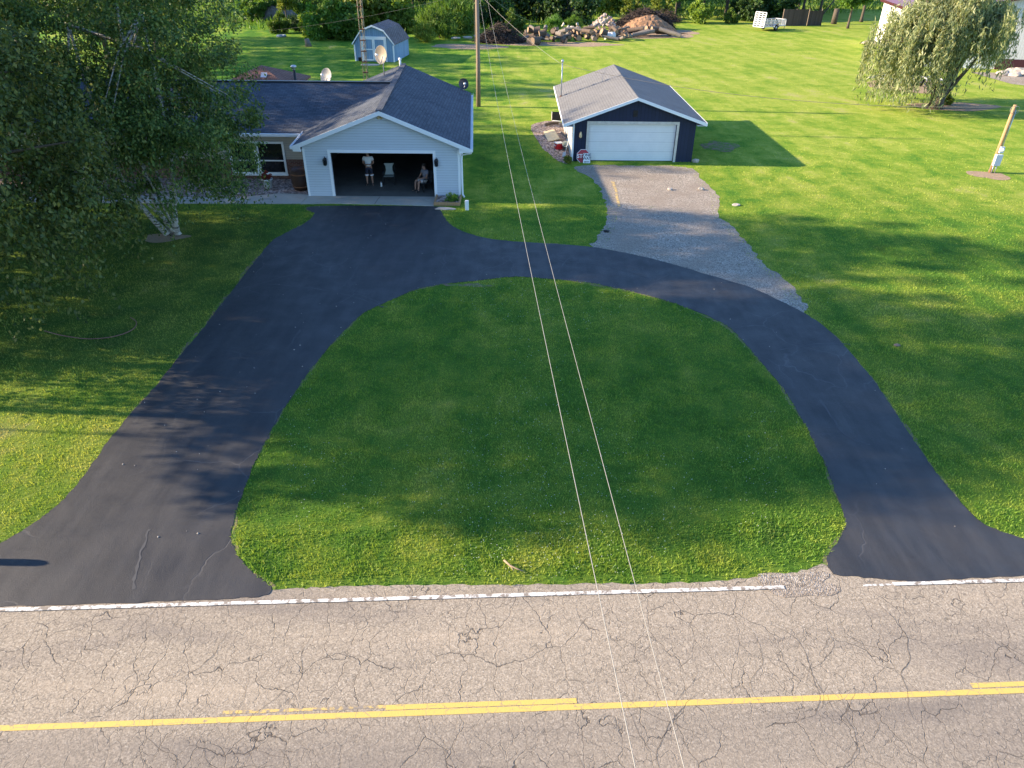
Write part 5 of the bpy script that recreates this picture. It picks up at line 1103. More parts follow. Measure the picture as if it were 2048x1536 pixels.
C1, o1 = hanging(tips, 2.0, 30, gw, 0.10); ca = tips[:, 0] / (rad_ + 1e-6); C2, o2 = hanging(tips[(rad_ > 2.4) & ((ca < -0.35) | (tips[:, 1] > 1.5))], 4.9, 40, gw, 0.09); C2b, o2b = hanging(tips[(rad_ > 2.0) & (ca >= -0.35)], 2.9, 34, gw, 0.10); C2 = np.concatenate([C2, C2b]); o2 = np.concatenate([o2, o2b])
C3, o3, _ = crown_pts([(-1.0, 0, 5.8, 3.5, 3.7, 2.3)], 130, 9000, 0.6, gw, 0.6, 0.7)
C = np.concatenate([C1, C2, C3]); oo = np.concatenate([o1, o2, o3]); kk = C[:, 2] > 0.35 + 0.4 * gw.random(len(C)); C, oo = C[kk], oo[kk]
V = leaf_arrays(C, oo, 0.36, 0.075, 1.1, gw); o = crown_mesh('crown', V, mats['leaf_willow']); o.parent = wl_t

# woods edge behind the lawn: prototype meshes, each plant a copy of its own
PRO = {}
def proto(key, ells, nclump, nleaf, rc, L, W, seed, h0, h1, r0, droop=0.3, shell=0.45):
    g_ = np.random.default_rng(seed); C, out, cc = crown_pts(ells, nclump, nleaf, rc, g_, shell, 0.8); k_ = C[:, 2] > 0.05
    me = crown_mesh('crown', leaf_arrays(C[k_], out[k_], L, W, droop, g_), mats['leaf_mid']); tm = limb_mb((0, 0, 0), cc, h0, h1, r0, g_, 7).build('trunk', mats['bark'])
    PRO[key] = (me.data, tm.data); bpy.data.objects.remove(me); bpy.data.objects.remove(tm)
proto('round_a', [(0, 0, 1.1, 1.5, 1.4, 1.2), (0.8, 0.3, 0.8, 1, 1, 0.9), (-0.8, -0.2, 0.9, 1, 1, 0.9)], 46, 4200, 0.42, 0.21, 0.15, 31, 0.1, 1.4, 0.07)
proto('round_b', [(0, 0, 1.3, 1.3, 1.3, 1.4), (0.6, -0.5, 1.0, 0.9, 0.9, 1.0)], 38, 4200, 0.45, 0.24, 0.17, 32, 0.1, 1.6, 0.08)
proto('reed', [(0, 0, 1.0, 1.5, 1.3, 1.2)], 90, 4200, 0.35, 0.42, 0.05, 33, 0.05, 0.9, 0.05, -1.2, 0.2)
proto('tree_a', [(0, 0, 5.4, 2.5, 2.4, 2.9), (0.9, 0.3, 4.0, 2.0, 1.9, 1.6), (-1.0, 0, 4.4, 1.9, 1.9, 1.9)], 110, 11000, 0.62, 0.30, 0.20, 34, 1.2, 6.4, 0.16)
proto('tree_b', [(0, 0, 5.8, 2.0, 2.0, 3.6), (0.5, -0.4, 3.6, 1.8, 1.8, 1.8)], 100, 10000, 0.60, 0.28, 0.18, 35, 1.0, 7.2, 0.15)
proto('tree_c', [(0, 0, 6.6, 3.0, 3.0, 2.6), (1.5, 0.5, 5.2, 2, 2, 1.6), (-1.6, -0.4, 5.4, 2, 2, 1.7)], 120, 12000, 0.7, 0.32, 0.22, 36, 2.2, 6.8, 0.22)
def plant(name, label, cat, px, py, key, s_, lm, group=None, sz=None, dx=0, dy=0, rz=None):
    c = at(px, py); t = thing(name, label, cat, (c.x + dx, c.y + dy, 0), random.uniform(0, 6.28) if rz is None else rz, group); t.scale = (s_, s_, sz or s_)
    for nm, me, m in (('crown', PRO[key][0], mats[lm]), ('trunk', PRO[key][1], None)):
        o = bpy.data.objects.new(nm, me); col.objects.link(o); o.parent = t
        if m: o.material_slots[0].link = 'OBJECT'; o.material_slots[0].material = m
    return t
S_ = 'shrub'; T_ = 'tree'
for a in [
    # left of the shed
    (T_, 'slender yellow green tree beside the grey rubble heap at the far left', T_, 575, 46, 'tree_b', 0.72, 'leaf_lime'),
    (S_, 'small pale shrub behind the old tyre at the lawn edge', S_, 562, 66, 'round_b', 0.9, 'leaf_mid'),
    (S_, 'low dark weedy shrub right of the old tyre', S_, 600, 64, 'reed', 0.9, 'leaf_dark'),
    (S_, 'golden leaved shrub at the left end of the big hedge', S_, 626, 72, 'round_a', 1.1, 'leaf_lime'),
    (S_, 'big dark glossy bush left of the blue shed', S_, 658, 78, 'round_a', 1.75, 'leaf_mid'),
    (S_, 'big dark bush touching the lattice mast from the left', S_, 690, 78, 'round_b', 1.9, 'leaf_mid'),
    (S_, 'tall yellow green bush right behind the lattice mast', S_, 722, 62, 'round_b', 2.4, 'leaf_lime'),
    (S_, 'yellow green bush directly behind the blue shed', S_, 760, 56, 'round_a', 2.3, 'leaf_lime'),
    (S_, 'leafy bush off the right rear corner of the blue shed', S_, 795, 60, 'round_b', 2.1, 'leaf_lime'),
    (T_, 'dark drooping tree over the tan grass right of the shed', T_, 828, 50, 'tree_c', 0.85, 'leaf_dark'),
    (S_, 'small bright bush at the foot of the dark drooping tree', S_, 812, 66, 'round_b', 0.85, 'leaf_lime'),
    (S_, 'wispy bright green willow bush left of the utility pole', S_, 880, 76, 'reed', 1.75, 'leaf_mid'),
    (S_, 'tall wispy green bush just left of the utility pole', S_, 915, 68, 'reed', 2.2, 'leaf_mid'),
    (S_, 'low grassy clump at the lawn corner left of the brush heap', S_, 850, 84, 'reed', 1.0, 'leaf_lime'),
    (S_, 'rounded green bush behind the twig heap right of the utility pole', S_, 975, 52, 'round_a', 1.9, 'leaf_dark'),
    (S_, 'bright lime bush behind the left end of the logs', S_, 1028, 64, 'round_b', 1.0, 'leaf_mid'),
    (S_, 'dark green thicket bush above the lime bush', S_, 1015, 40, 'round_a', 2.5, 'leaf_dark'),
    (S_, 'large dark thicket bush above the middle of the log row', S_, 1085, 42, 'round_b', 2.6, 'leaf_dark'),
    (S_, 'dark arching bush sloping down toward the stone heap', S_, 1140, 48, 'round_a', 2.1, 'leaf_dark'),
    (S_, 'ragged weeds behind the log row centre', S_, 1105, 62, 'reed', 0.9, 'leaf_mid'),
    (S_, 'bright weeds standing between logs and dark thicket', S_, 1150, 60, 'reed', 0.85, 'leaf_mid'),
    (S_, 'sunny yellow green bush above the pale stone heap', S_, 1172, 30, 'round_b', 2.0, 'leaf_lime'),
    (S_, 'sunny light bush left of the bare forked trunk', S_, 1215, 26, 'round_a', 1.9, 'leaf_lime'),
    (T_, 'thin trunked tree rising behind the dirt mound', T_, 1275, 27, 'tree_b', 1.15, 'leaf_mid'),
    (S_, 'light green brambles along the top of the dirt mound', S_, 1262, 34, 'round_a', 1.1, 'leaf_lime'),
    (S_, 'light green brambles at the right shoulder of the mound', S_, 1320, 38, 'round_a', 1.2, 'leaf_lime'),
    (T_, 'tree with light leaves over the end of the dirt mound', T_, 1350, 36, 'tree_a', 1.0, 'leaf_mid'),
    (S_, 'pale green bush right of the dirt mound by the lawn', S_, 1398, 46, 'round_b', 1.25, 'leaf_lime'),
    (T_, 'large dark tree behind the pale bush right of the mound', T_, 1405, 34, 'tree_a', 1.3, 'leaf_dark'),
    (S_, 'thin pale sapling in the shade left of the trailer gate', S_, 1460, 47, 'round_b', 0.75, 'leaf_mid'),
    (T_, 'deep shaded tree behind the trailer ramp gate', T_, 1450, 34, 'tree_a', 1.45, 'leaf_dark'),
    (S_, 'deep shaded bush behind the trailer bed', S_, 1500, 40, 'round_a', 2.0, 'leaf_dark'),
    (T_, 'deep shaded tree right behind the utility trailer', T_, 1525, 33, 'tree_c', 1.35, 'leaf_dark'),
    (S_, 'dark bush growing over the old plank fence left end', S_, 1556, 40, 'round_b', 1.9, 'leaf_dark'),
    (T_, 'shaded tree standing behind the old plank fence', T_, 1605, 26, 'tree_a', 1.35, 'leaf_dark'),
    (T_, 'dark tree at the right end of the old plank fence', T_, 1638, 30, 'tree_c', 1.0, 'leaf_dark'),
    (T_, 'leafy tree with sunlit crown between fence and barn', T_, 1695, 57, 'tree_a', 1.05, 'leaf_mid'),
    (T_, 'yellow green tree beside the back corner of the barn', T_, 1722, 44, 'tree_c', 1.0, 'leaf_lime'),
    (S_, 'small bright weed clump in the willow dirt bed', S_, 1893, 210, 'round_b', 0.30, 'leaf_lime'),
    (S_, 'low bright grass tuft at the garage front left corner', S_, 1136, 326, 'reed', 0.20, 'leaf_lime'),
    (S_, 'small weeds growing from the stone planter', S_, 905, 406, 'reed', 0.22, 'leaf_mid'),
    ]:
    plant(*a)
for q in range(12):
    plant('weedy_bush', 'weedy green bush in the rough growth at the far left back', 'shrub', 478 + q * 15, 8 + (q * 17) % 38, 'reed' if q % 2 else 'round_b', 1.0 + 0.12 * (q % 5), 'leaf_mid' if q % 3 else 'leaf_lime', 'weedy bushes at the far left back')
c = origin(pt); plant('potted_flowers', 'red flowers growing in the grey white pot', 'flowers', 537, 376, 'round_b', 0.17, 'leaf_red').location = (c.x, c.y, 0.40)
# rows of trees further back fill the top of the picture
i_ = 0
for row, (py, n_, sc_) in enumerate(((20, 15, 1.25), (6, 15, 1.5), (-8, 15, 1.9))):
    for q in range(n_):
        px = 440 + (q + random.uniform(-0.3, 0.3)) * 90
        if 1640 < px < 1760 and row < 2: continue
        if row == 0 and px < 650: continue
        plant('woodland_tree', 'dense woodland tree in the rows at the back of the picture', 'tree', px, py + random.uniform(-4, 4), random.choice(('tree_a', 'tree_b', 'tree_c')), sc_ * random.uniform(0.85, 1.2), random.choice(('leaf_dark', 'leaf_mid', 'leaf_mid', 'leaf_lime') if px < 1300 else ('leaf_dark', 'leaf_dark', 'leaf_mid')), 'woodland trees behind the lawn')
# rough meadow growth under the woods (nobody could count it)
def meadow(n):
    g_ = np.random.default_rng(77); px = g_.random(n) * 2100 - 40; C = []
    for x in px:
        lim = np.interp(x, [-40, 450, 560, 640, 830, 900, 1050, 1250, 1420, 1560, 1640, 2060], [70, 62, 62, 70, 70, 76, 60, 40, 42, 46, 30, 20])
        c = at(x, lim - g_.random() ** 0.7 * (lim + 22)); C.append((c.x + g_.normal() * 0.3, c.y + g_.normal() * 0.3, 0))
    C = np.array(C); k_ = ~((C[:, 0] > 42) & (C[:, 0] < 62) & (C[:, 1] < 112) & (C[:, 1] > 70)); C = C[k_]; n = len(C)
    hh = 0.3 + 1.1 * g_.random(n) ** 2; C[:, 2] = hh * 0.45; out = np.zeros((n, 3)); out[:, 2] = 1.0
    V = leaf_arrays(C, out, 1.0, 0.16, -1.2, g_); V = V.reshape(-1, 4, 3); V[:, :, 2] = np.maximum(V[:, :, 2], 0)
    return tag(np_mesh('tall_weeds', V.reshape(-1, 3), np.arange(n * 4).reshape(n, 4), mats['leaf_mid']), kind='stuff')
meadow(30000)

# ------------------------------------------------------------------ rubble, logs, brush
def log_mesh(L, r_, seed, n=12):
    g_ = random.Random(seed); mb = MB(); pts = [Vector((L * (q / 4 - 0.5), g_.uniform(-.05, .05) * L * 0.4, g_.uniform(-.04, .04) * L * 0.3)) for q in range(5)]
    mb.tube(pts, [r_ * g_.uniform(0.88, 1.12) for _ in pts], n, cap=False)
    return mb, pts, r_
LOGP = []
for i, (L, r_) in enumerate(((1.0, 0.40), (1.5, 0.34), (0.8, 0.46), (2.4, 0.20), (1.7, 0.26))):
    mb, pts, rr1 = log_mesh(L, r_, i); en = MB()
    for e, s_ in ((pts[0], -1), (pts[-1], 1)): en.add([e + Vector((s_ * 0.012, math.cos(t) * rr1 * 0.96, math.sin(t) * rr1 * 0.96)) for t in [q * math.pi / 6 for q in range(12)]], [tuple(range(12))])
    a = mb.build('bark', mats['log_bark_grey' if i % 2 else 'log_bark']); b = en.build('cut_end', mats['log_end']); LOGP.append((a.data, b.data)); bpy.data.objects.remove(a); bpy.data.objects.remove(b)
def log(px, py, k_, rz, z=None, tilt=0.0, label='sawn log lying in the long row of logs at the woods edge', group='logs in the woods edge row', s_=1.0):
    c = at(px, py); r_ = (0.40, 0.34, 0.46, 0.20, 0.26)[k_] * s_
    t = thing('log', label, 'log', (c.x, c.y, r_ * 0.9 if z is None else z), rz, group); t.rotation_euler = (0, tilt, rz); t.scale = (s_, s_, s_)
    for nm, me in zip(('bark', 'cut_end'), LOGP[k_]): o = bpy.data.objects.new(nm, me); col.objects.link(o); o.parent = t
log(1062, 88, 0, R(70), label='thick log with orange cut end at the left end of the row', group=None)
log(1071, 90, 2, R(35), label='grey sawn log beside the orange ended log', group=None)
rl_ = random.Random(4)
for q in range(84):
    t = q / 83; px = 1052 + 200 * t + rl_.uniform(-6, 6); lay = rl_.random(); py = 87 - 6 * t - rl_.random() * 13 + (2 if q % 3 == 0 else 0)
    log(px, py, rl_.randrange(5), rl_.uniform(0, math.pi), z=0.3 + (0.9 * lay if q % 2 else 0.05), tilt=rl_.uniform(-0.35, 0.35), s_=rl_.uniform(0.5, 0.95))
for q in range(10):
    log(1302 + rl_.uniform(-45, 40), 75 - rl_.random() * 5, 3 if q % 2 else 4, rl_.uniform(-0.6, 0.6), z=0.3 + 0.5 * rl_.random(), tilt=rl_.uniform(-0.3, 0.3), label='crooked log lying at the foot of the dirt mound', group='logs at the foot of the mound', s_=1.2)
c = at(1219, 79); dr_ = thing('drum', 'white drum lying among the logs left of the mound', 'drum', (c.x, c.y, 0.42), R(15)); mb = MB(); ry = Euler((0, R(90), 0)).to_matrix()
mb.lathe([(0.0, -0.62), (0.42, -0.62), (0.43, -0.58), (0.41, -0.2), (0.43, -0.18), (0.41, -0.15), (0.41, 0.18), (0.43, 0.2), (0.41, 0.23), (0.43, 0.6), (0.42, 0.62), (0.0, 0.62)], (0, 0, 0), 22, ry); part('shell', mb, mats['white_plastic'], dr_, world=False)
STN = [rock(40 + q, 0.24, 0.19, 0.16, 1, 0.5) for q in range(5)]
for me in STN: me.materials.append(mats['rock_pale'])
for q in range(120):
    a = rl_.uniform(0, 6.28); r_ = rl_.random() ** 0.6; px, py = 1210 + 34 * r_ * math.cos(a), 60 + 10 * r_ * math.sin(a); c = at(px, py)
    o = bpy.data.objects.new('stone', STN[q % 5]); col.objects.link(o); s_ = rl_.uniform(0.6, 1.4); o.scale = (s_, s_, s_); o.location = (c.x, c.y, 1.9 * max(0, 1 - r_) + 0.1); o.rotation_euler = (rl_.uniform(0, 6), rl_.uniform(0, 6), rl_.uniform(0, 6))
    if q % 3 == 0: o.material_slots[0].link = 'OBJECT'; o.material_slots[0].material = mats['rock_pink']
    tag(o, 'pale broken stone in the heap left of the dirt mound', 'stone', 'pale stones in the heap')
for q in range(14):
    c = at(1105 + 75 * rl_.random(), 70 + rl_.uniform(-4, 5)); o = bpy.data.objects.new('stone', STN[q % 5]); col.objects.link(o); s_ = rl_.uniform(0.7, 1.5); o.scale = (s_,) * 3; o.location = (c.x, c.y, 0.35 + rl_.random() * 0.8); o.rotation_euler = (rl_.uniform(0, 6), rl_.uniform(0, 6), 0)
    tag(o, 'pale broken stone lying on the long log row', 'stone', 'pale stones on the logs')
for px, py, s_, lb in ((912, 81, 2.0, 'whitish slab at the left end of the brush heap'), (935, 80, 2.2, 'long pale slab left of the utility pole by the brush heap'), (955, 76, 1.8, 'pale slab beside the utility pole at the brush heap')):
    o = link('slab', rock(60 + px, 0.8, 0.35, 0.22, 2, 0.4), mats['rock_pale']); c = at(px, py); o.location = (c.x, c.y, 0.25); o.scale = (s_ * 0.36,) * 3; tag(o, lb, 'slab')
def mound(name, label, cat, px, py, rx, ry, h, m, seed, nx=40, amp=0.25, kind=None):
    c = at(px, py); mb = MB(); vs = []; ny = nx
    for j in range(ny + 1):
        for i in range(nx + 1):
            u, v = i / nx * 2 - 1, j / ny * 2 - 1; d = math.hypot(u, v); q = mnoise.noise(Vector((u * 2.3 + seed, v * 2.3, seed))); q2 = mnoise.noise(Vector((u * 9 + seed, v * 9, 1)))
            z = h * max(0, 1 - d ** 1.7 * (1 + 0.25 * q)) * (1 + amp * q) + q2 * 0.10 * h * (1 if d < 0.95 else 0); vs.append((u * rx, v * ry, max(z, 0) - 0.06 if d > 0.97 else max(z, 0.0)))
    mb.add(vs, [(j * (nx + 1) + i, j * (nx + 1) + i + 1, (j + 1) * (nx + 1) + i + 1, (j + 1) * (nx + 1) + i) for j in range(ny) for i in range(nx)], False)
    o = mb.build(name, mats[m]); o.location = (c.x, c.y, 0); return tag(o, label, cat, kind=kind)
mound('chip_mound', 'big orange brown mound of wood chips at the woods edge', 'mound', 1294, 62, 4.0, 3.0, 1.9, 'mulch', 3)
def brush(name, label, px, py, rx, ry, h, n, seed, crust=None):
    g_ = random.Random(seed); c = at(px, py); mb = MB()
    for q in range(n):
        a = g_.uniform(0, 6.28); r_ = g_.random() ** 0.6; x, y = rx * r_ * math.cos(a), ry * r_ * math.sin(a); z = h * (1 - r_ ** 1.6) * g_.random()
        if crust and crust[0] < (a - 2 * math.pi if a > math.pi else a) < crust[1]: continue
        if crust: z = h * (1 - r_ ** 1.7) + g_.uniform(-0.25, 0.35)
        d = Vector((g_.gauss(0, 1), g_.gauss(0, 1), g_.gauss(0, 0.35))).normalized() * g_.uniform(0.4, 1.1); p_ = Vector((x, y, max(z, 0.15)))
        mb.tube([p_ - d, p_ + Vector((0, 0, g_.uniform(0, .15))), p_ + d], [0.035, 0.03, 0.01], 4, cap=False)
    o = mb.build(name, mats['twig'], None, recalc=False); o.location = (c.x, c.y, 0); return tag(o, label, 'brush pile')
brush('brush_pile', 'dark tangled twig heap right of the utility pole', 1000, 84, 2.9, 1.8, 2.0, 1000, 1)
brush('brush_pile', 'dark brush heap on top of the chip mound left side', 1290, 59, 4.3, 3.1, 2.1, 2200, 2, (-1.7, 0.1))
brush('brush_pile', 'black brush strewn on the right shoulder of the chip mound', 1328, 44, 2.4, 1.5, 1.9, 350, 3)
mound('rubble_heap', 'grey rubble heap in the weeds at the far left', 'mound', 548, 38, 4.2, 2.6, 2.2, 'log_bark_grey', 8)
c = at(563, 74); ty = thing('tyre', 'old tyre lying at the lawn edge under the pale shrub', 'tyre', (c.x, c.y, 0.12)); mb = MB(); mb.lathe([(0.30, -0.1), (0.55, -0.12), (0.62, 0.0), (0.55, 0.12), (0.30, 0.1), (0.34, 0.0), (0.30, -0.1)], (0, 0, 0), 20); part('tread', mb, mats['mesh_grey'], ty, world=False)
c = at(617, 93); o = MB().tube([(0, 0, 0), (-0.04, 0, 0.45), (-0.1, 0, 0.8)], [0.38, 0.28, 0.25], 12).build('tree_stump', mats['log_bark_grey']); o.location = c; tag(o, 'grey tree stump on the back lawn left of the shed', 'stump')
# old plank fence, leaning pole
f0, f1 = at(1563, 52), at(1642, 51); fn_ = thing('plank_fence', 'weathered dark plank fence in the shade right of the trailer', 'fence', f0, math.atan2(f1.y - f0.y, f1.x - f0.x)); fl_ = (f1 - f0).length
mb = MB(); mb.bb(0, fl_ * 0.62, 0, 0.05, 0, 2.1); mb.bb(fl_ * 0.64, fl_, 0, 0.05, 0, 1.9); part('plank_panel', mb, mats['old_fence'], fn_, world=False)
for q in range(4): mb = MB(); mb.bb(q * fl_ * 0.32, q * fl_ * 0.32 + 0.12, 0.052, 0.17, 0, 2.15); part('post', mb, mats['old_board'], fn_, world=False)
a, b = at(1640, 36), aty(1672, -4, at(1640, 36).y + 1); o = MB().tube([a, b + (b - a) * 0.4], [0.12, 0.08], 8).build('leaning_trunk', mats['bark']); tag(o, 'dark leaning tree trunk slanting behind the plank fence', 'trunk')
c = at(1667, 48); o = MB().tube([c, c + Vector((0.05, 0, 2.0))], [0.42, 0.36], 10).build('tree_stump', mats['bark']); tag(o, 'tall dark stump in the shade between fence and barn', 'stump')
# white frames and pale slabs around the willow
c = at(1820, 168); cart = thing('frame_trailer', 'stripped white trailer frame lying on dirt left of the willow', 'trailer', (c.x, c.y, 0), R(-8))
mb = MB()
for y in (-0.9, 0.9): mb.bar((-2.4, y, 0.5), (2.4, y, 0.5), 0.09, 0.12)
for x in (-2.4, -1.2, 0, 1.2, 2.4): mb.bar((x, -0.9, 0.5), (x, 0.9, 0.5), 0.09, 0.10)
mb.bar((-2.4, -0.9, 0.5), (-3.6, 0, 0.45), 0.09, 0.1); mb.bar((-2.4, 0.9, 0.5), (-3.6, 0, 0.45), 0.09, 0.1); part('frame', mb, mats['alu_white'], cart, world=False)
for y in (-1.1, 1.1): mb = MB(); mb.lathe([(0.18, -0.1), (0.34, -0.1), (0.36, 0.0), (0.34, 0.1), (0.18, 0.1)], (0.4, y, 0.36), 18, Euler((R(90), 0, 0)).to_matrix()); part('wheel', mb, mats['rubber'], cart, world=False)
for q, (px, py, s_) in enumerate(((1738, 89, 1.6), (2022, 146, 1.4), (2040, 147, 1.8), (2005, 150, 1.2), (2030, 152, 1.1), (2050, 150, 1.3))):
    c = at(px, py); o = link('rock', rock(80 + q, 0.55, 0.4, 0.25), mats['rock_pale']); o.location = (c.x, c.y, 0.12); o.scale = (s_,) * 3
    tag(o, 'pale rock half hidden left of the willow by the barn wall' if q == 0 else 'pale boulder in the row along the barn front', 'rock', None if q == 0 else 'pale boulders along the barn')
# pebbles scattered on the fresh asphalt
g_ = np.random.default_rng(5); P = np.stack([g_.random(900) * 22 - 11, 11 + g_.random(900) * 22], 1); P = P[inside(P, drive_poly) & (g_.random(900) < 0.35) & ((P[:, 0] < -2) | (g_.random(900) < 0.15))]; n = len(P); s_ = 0.010 + 0.014 * g_.random(n) ** 2
C = np.concatenate([P, np.full((n, 1), 0.022)], 1); V = (C[:, None, :] + off[None] * s_[:, None, None]).reshape(-1, 3)
np_mesh('pebbles', V, (np.arange(n)[:, None, None] * 6 + fo[None]).reshape(-1, 3), mats['rock_pale'], kind='stuff')

# ------------------------------------------------------------------ people and chairs in the open garage
def skin_mesh(name, nodes, edges, root=0, sub=1):
    me = bpy.data.meshes.new(name); me.from_pydata([n_[0] for n_ in nodes], edges, []); o = bpy.data.objects.new(name, me); col.objects.link(o)
    sk = o.modifiers.new('skin', 'SKIN'); sk.use_smooth_shade = True
    for i, n_ in enumerate(nodes):
        d = me.skin_vertices[0].data[i]; d.radius = (n_[1], n_[2] if len(n_) > 2 else n_[1]); d.use_root = (i == root)
    ss = o.modifiers.new('sub', 'SUBSURF'); ss.levels = sub; ss.render_levels = sub
    dg = bpy.context.evaluated_depsgraph_get(); m2 = bpy.data.meshes.new_from_object(o.evaluated_get(dg)); m2.name = name
    bpy.data.objects.remove(o); m2.polygons.foreach_set('use_smooth', [True] * len(m2.polygons)); return m2
def person(label, loc, rz, J, shirt, shorts, group=None):
    t = thing('person', label, 'person', loc, rz, group); nodes, edges, ix = [], [], {}
    def nd(k, p, *r): ix[k] = len(nodes); nodes.append((Vector(p), *r)); return ix[k]
    def ed(a, b): edges.append((ix[a], ix[b]))
    nd('pelvis', J['pelvis'], 0.145, 0.11); nd('spine', J['spine'], 0.135, 0.105); nd('chest', J['chest'], 0.155, 0.115); nd('neck', J['neck'], 0.058); nd('head', J['head'], 0.078, 0.088); nd('crown', J['crown'], 0.07, 0.08)
    for a, b in (('pelvis', 'spine'), ('spine', 'chest'), ('chest', 'neck'), ('neck', 'head'), ('head', 'crown')): ed(a, b)
    f = Vector(J['face']); hd = Vector(J['head']); nd('nose', hd + f * 0.115 + Vector((0, 0, -0.005)), 0.014); ed('head', 'nose')
    for s_, S in ((-1, 'l'), (1, 'r')):
        for k_, r_ in (('shoulder', 0.062), ('elbow', 0.043), ('wrist', 0.029), ('hand', 0.036)): nd(k_ + S, J[k_ + S], r_)
        for a, b in (('chest', 'shoulder' + S), ('shoulder' + S, 'elbow' + S), ('elbow' + S, 'wrist' + S), ('wrist' + S, 'hand' + S)): ed(a, b)
        w_, h_ = Vector(J['wrist' + S]), Vector(J['hand' + S]); d = (h_ - w_).normalized(); sd = d.cross(Vector((0, 0, 1))).normalized()
        for q, (o_, ln) in enumerate(((-0.030, 0.055), (-0.010, 0.072), (0.010, 0.068), (0.030, 0.050))):
            k1, k2 = f'f{S}{q}a', f'f{S}{q}b'; nd(k1, h_ + d * (0.035 + ln * 0.45) + sd * o_, 0.010); nd(k2, h_ + d * (0.035 + ln * 0.8) + sd * o_ * 0.8 + Vector((0, 0, -0.03)), 0.008); ed('hand' + S, k1); ed(k1, k2)
        nd('th' + S, h_ + sd * (0.052 * -s_) + d * 0.02, 0.011); nd('ti' + S, h_ + sd * (0.06 * -s_) + d * 0.055, 0.009); ed('hand' + S, 'th' + S); ed('th' + S, 'ti' + S)
        for k_, r_ in (('hip', 0.098), ('knee', 0.062), ('ankle', 0.042), ('toe', 0.036)): nd(k_ + S, J[k_ + S], r_)
        for a, b in (('pelvis', 'hip' + S), ('hip' + S, 'knee' + S), ('knee' + S, 'ankle' + S), ('ankle' + S, 'toe' + S)): ed(a, b)
    link('body', skin_mesh('body', nodes, edges), mats['skin'], t)
    V_ = lambda k_: Vector(J[k_])
    n2 = [(V_('spine') - Vector((0, 0, 0.10)), 0.165, 0.135), (V_('spine'), 0.16, 0.128), (V_('chest'), 0.178, 0.135), (V_('chest').lerp(V_('neck'), 0.6), 0.09)]
    e2 = [(0, 1), (1, 2), (2, 3)]
    for S in 'lr': n2 += [(V_('shoulder' + S), 0.083), (V_('shoulder' + S).lerp(V_('elbow' + S), 0.62), 0.078)]; m_ = len(n2); e2 += [(2, m_ - 2), (m_ - 2, m_ - 1)]
    link('shirt', skin_mesh('shirt', n2, e2, 1), mats[shirt], t)
    n3 = [(V_('pelvis') + Vector((0, 0, 0.06)), 0.16, 0.13), (V_('pelvis'), 0.165, 0.135)]; e3 = [(0, 1)]
    for S in 'lr': n3 += [(V_('hip' + S), 0.12), (V_('hip' + S).lerp(V_('knee' + S), 0.85), 0.095)]; m_ = len(n3); e3 += [(1, m_ - 2), (m_ - 2, m_ - 1)]
    so_ = link('shorts', skin_mesh('shorts', n3, e3, 1), mats[shorts], t)
    if shorts == 'shorts_navy':
        for S in 'lr':
            a, b = V_('hip' + S).lerp(V_('knee' + S), 0.84), V_('hip' + S).lerp(V_('knee' + S), 0.98); mb = MB(); mb.tube([a, b], [0.100, 0.104], 12); part('hem', mb, mats['shirt_white'], so_, world=False)
    for S in 'lr': link('shoe', skin_mesh('shoe', [(V_('ankle' + S) + Vector((0, 0, -0.02)), 0.052), (V_('toe' + S) + Vector((0, 0, 0.012)), 0.048, 0.046)], [(0, 1)]), mats['shoe'], t)
    bm = bmesh.new(); bmesh.ops.create_uvsphere(bm, u_segments=16, v_segments=10, radius=1)
    c_ = hd.lerp(V_('crown'), 0.75) - f * 0.018
    for v in bm.verts: v.co = Vector((v.co.x * 0.092, v.co.y * 0.105, v.co.z * 0.085)) + c_ + Vector((0, 0, 0.025))
    me = bpy.data.meshes.new('hair'); bm.to_mesh(me); bm.free(); me.polygons.foreach_set('use_smooth', [True] * len(me.polygons)); link('hair', me, mats['hair'], t)
    sd = f.cross(Vector((0, 0, 1)))
    for s_ in (-1, 1):
        mb = MB(); mb.lathe([(0.001, -0.012), (0.011, -0.005), (0.011, 0.005), (0.001, 0.012)], hd + f * 0.083 + sd * 0.033 * s_ + Vector((0, 0, 0.025)), 8); part('eye', mb, mats['hair'], t, world=False)
    return t
STAND = dict(pelvis=(0, 0, .95), spine=(0, 0.01, 1.14), chest=(0, 0, 1.34), neck=(0, -.02, 1.50), head=(0, -.05, 1.60), crown=(0, -.05, 1.69), face=(0, -0.96, -0.28),
    shoulderl=(-.19, 0, 1.42), elbowl=(-.27, -.02, 1.14), wristl=(-.13, -.24, 1.10), handl=(-.06, -.28, 1.12), shoulderr=(.19, 0, 1.42), elbowr=(.27, -.02, 1.14), wristr=(.13, -.24, 1.10), handr=(.06, -.28, 1.12),
    hipl=(-.10, 0, .90), kneel=(-.13, -.02, .50), anklel=(-.14, .03, .09), toel=(-.17, -.15, .045), hipr=(.10, 0, .90), kneer=(.12, -.02, .50), ankler=(.13, .03, .09), toer=(.16, -.15, .045))
SIT = dict(pelvis=(0, 0, .54), spine=(0, 0.05, .72), chest=(0, 0.05, .92), neck=(0, 0.01, 1.08), head=(0, -.03, 1.18), crown=(0, -.02, 1.27), face=(0, -0.98, -0.2),
    shoulderl=(-.19, .04, 1.0), elbowl=(-.27, -.06, .74), wristl=(-.12, -.28, .66), handl=(-.06, -.33, .66), shoulderr=(.19, .04, 1.0), elbowr=(.27, -.06, .74), wristr=(.12, -.28, .66), handr=(.06, -.33, .66),
    hipl=(-.10, -.04, .52), kneel=(-.14, -.46, .54), anklel=(-.14, -.50, .11), toel=(-.16, -.66, .065), hipr=(.10, -.04, .52), kneer=(.14, -.46, .54), ankler=(.14, -.50, .11), toer=(.16, -.66, .065))
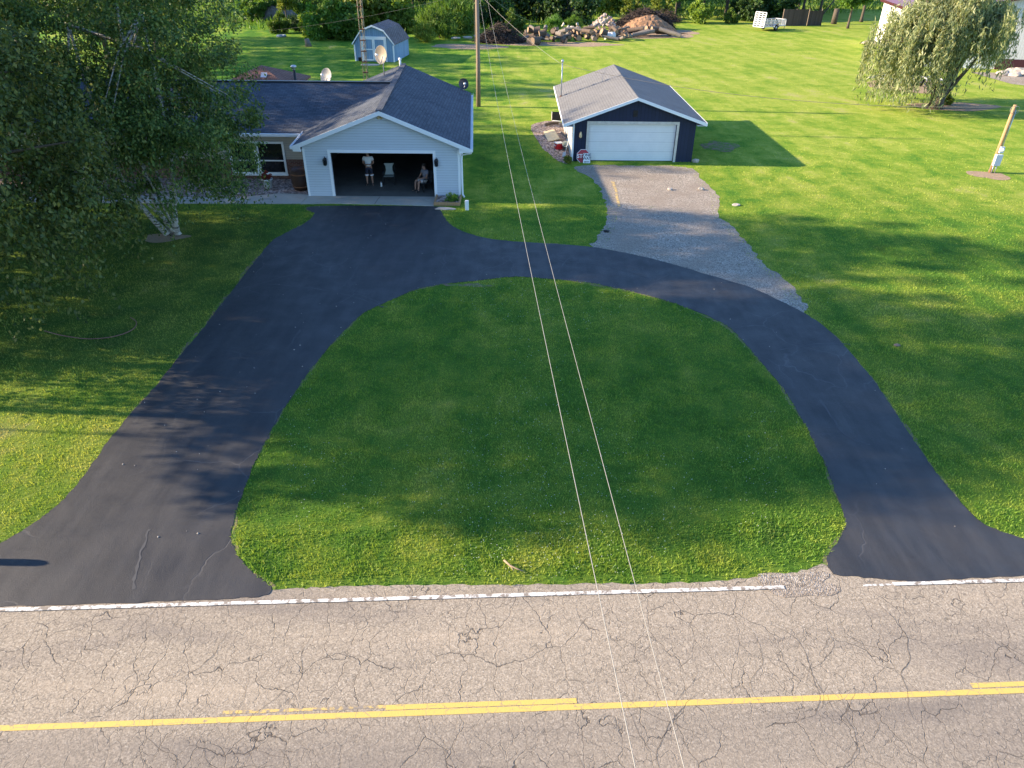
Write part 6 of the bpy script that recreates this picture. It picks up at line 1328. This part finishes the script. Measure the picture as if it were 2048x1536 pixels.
def camp_chair(label, loc, rz, canvas):
    t = thing('camp_chair', label, 'chair', loc, rz, 'folding chairs in the garage')
    mb = MB(); mb.add([(-.26, -.26, .44), (.26, -.26, .44), (.24, .22, .38), (-.24, .22, .38), (-.26, -.26, .425), (.26, -.26, .425), (.24, .22, .365), (-.24, .22, .365)], [(0, 1, 2, 3), (7, 6, 5, 4), (0, 4, 5, 1), (1, 5, 6, 2), (2, 6, 7, 3), (3, 7, 4, 0)]); part('seat', mb, mats[canvas], t, world=False)
    mb = MB(); mb.prism([(-.24, .40), (.24, .40), (.17, .62), (.17, .80), (.26, .95), (-.26, .95), (-.17, .80), (-.17, .62)], lambda a, b: (a, .22 + (b - .4) * .22, b), lambda a, b: (a, .24 + (b - .4) * .22, b)); part('backrest', mb, mats[canvas], t, world=False)
    for s_ in (-1, 1):
        mb = MB(); mb.tube([(s_ * .28, .26, .02), (s_ * .28, .20, .45), (s_ * .28, .36, .97)], .013, 6); part('rear_frame', mb, mats['black_metal'], t, world=False)
        mb = MB(); mb.tube([(s_ * .30, -.30, .02), (s_ * .28, -.26, .62)], .013, 6); part('leg', mb, mats['black_metal'], t, world=False)
        mb = MB(); mb.tube([(s_ * .28, -.26, .03), (-s_ * .28, -.26, .42)], .011, 6); part('cross_brace', mb, mats['black_metal'], t, world=False)
        mb = MB(); mb.box((s_ * .29, -.02, .63), (.07, .52, .02)); part('armrest', mb, mats['canvas_dark'], t, world=False)
    return t
c = at(741, 371); person('person standing in the open garage in white shirt and dark shorts, head bowed', (c.x, c.y, 0.018), R(3), STAND, 'shirt_white', 'shorts_navy')
c = at(779, 369); camp_chair('empty grey green folding chair beside the standing person', (c.x, c.y + 0.1, 0.018), R(4), 'canvas_grey')
c = at(851, 381); person('person seated near the right garage jamb in grey shirt and pale shorts', (c.x, c.y, 0.018), R(-50), SIT, 'shirt_grey', 'shorts_tan')
camp_chair('dark folding chair under the seated person', (c.x, c.y, 0.018), R(-50), 'canvas_dark')
c = at(763, 374); o = MB().lathe([(0.0, 0.0), (0.045, 0.0), (0.045, 0.16), (0.018, 0.21), (0.018, 0.25), (0.0, 0.25)], (0, 0, 0), 12).build('bottle', mats['white_plastic']); o.location = (c.x, c.y, 0.02); tag(o, 'small white bottle on the floor left of the empty folding chair', 'bottle')
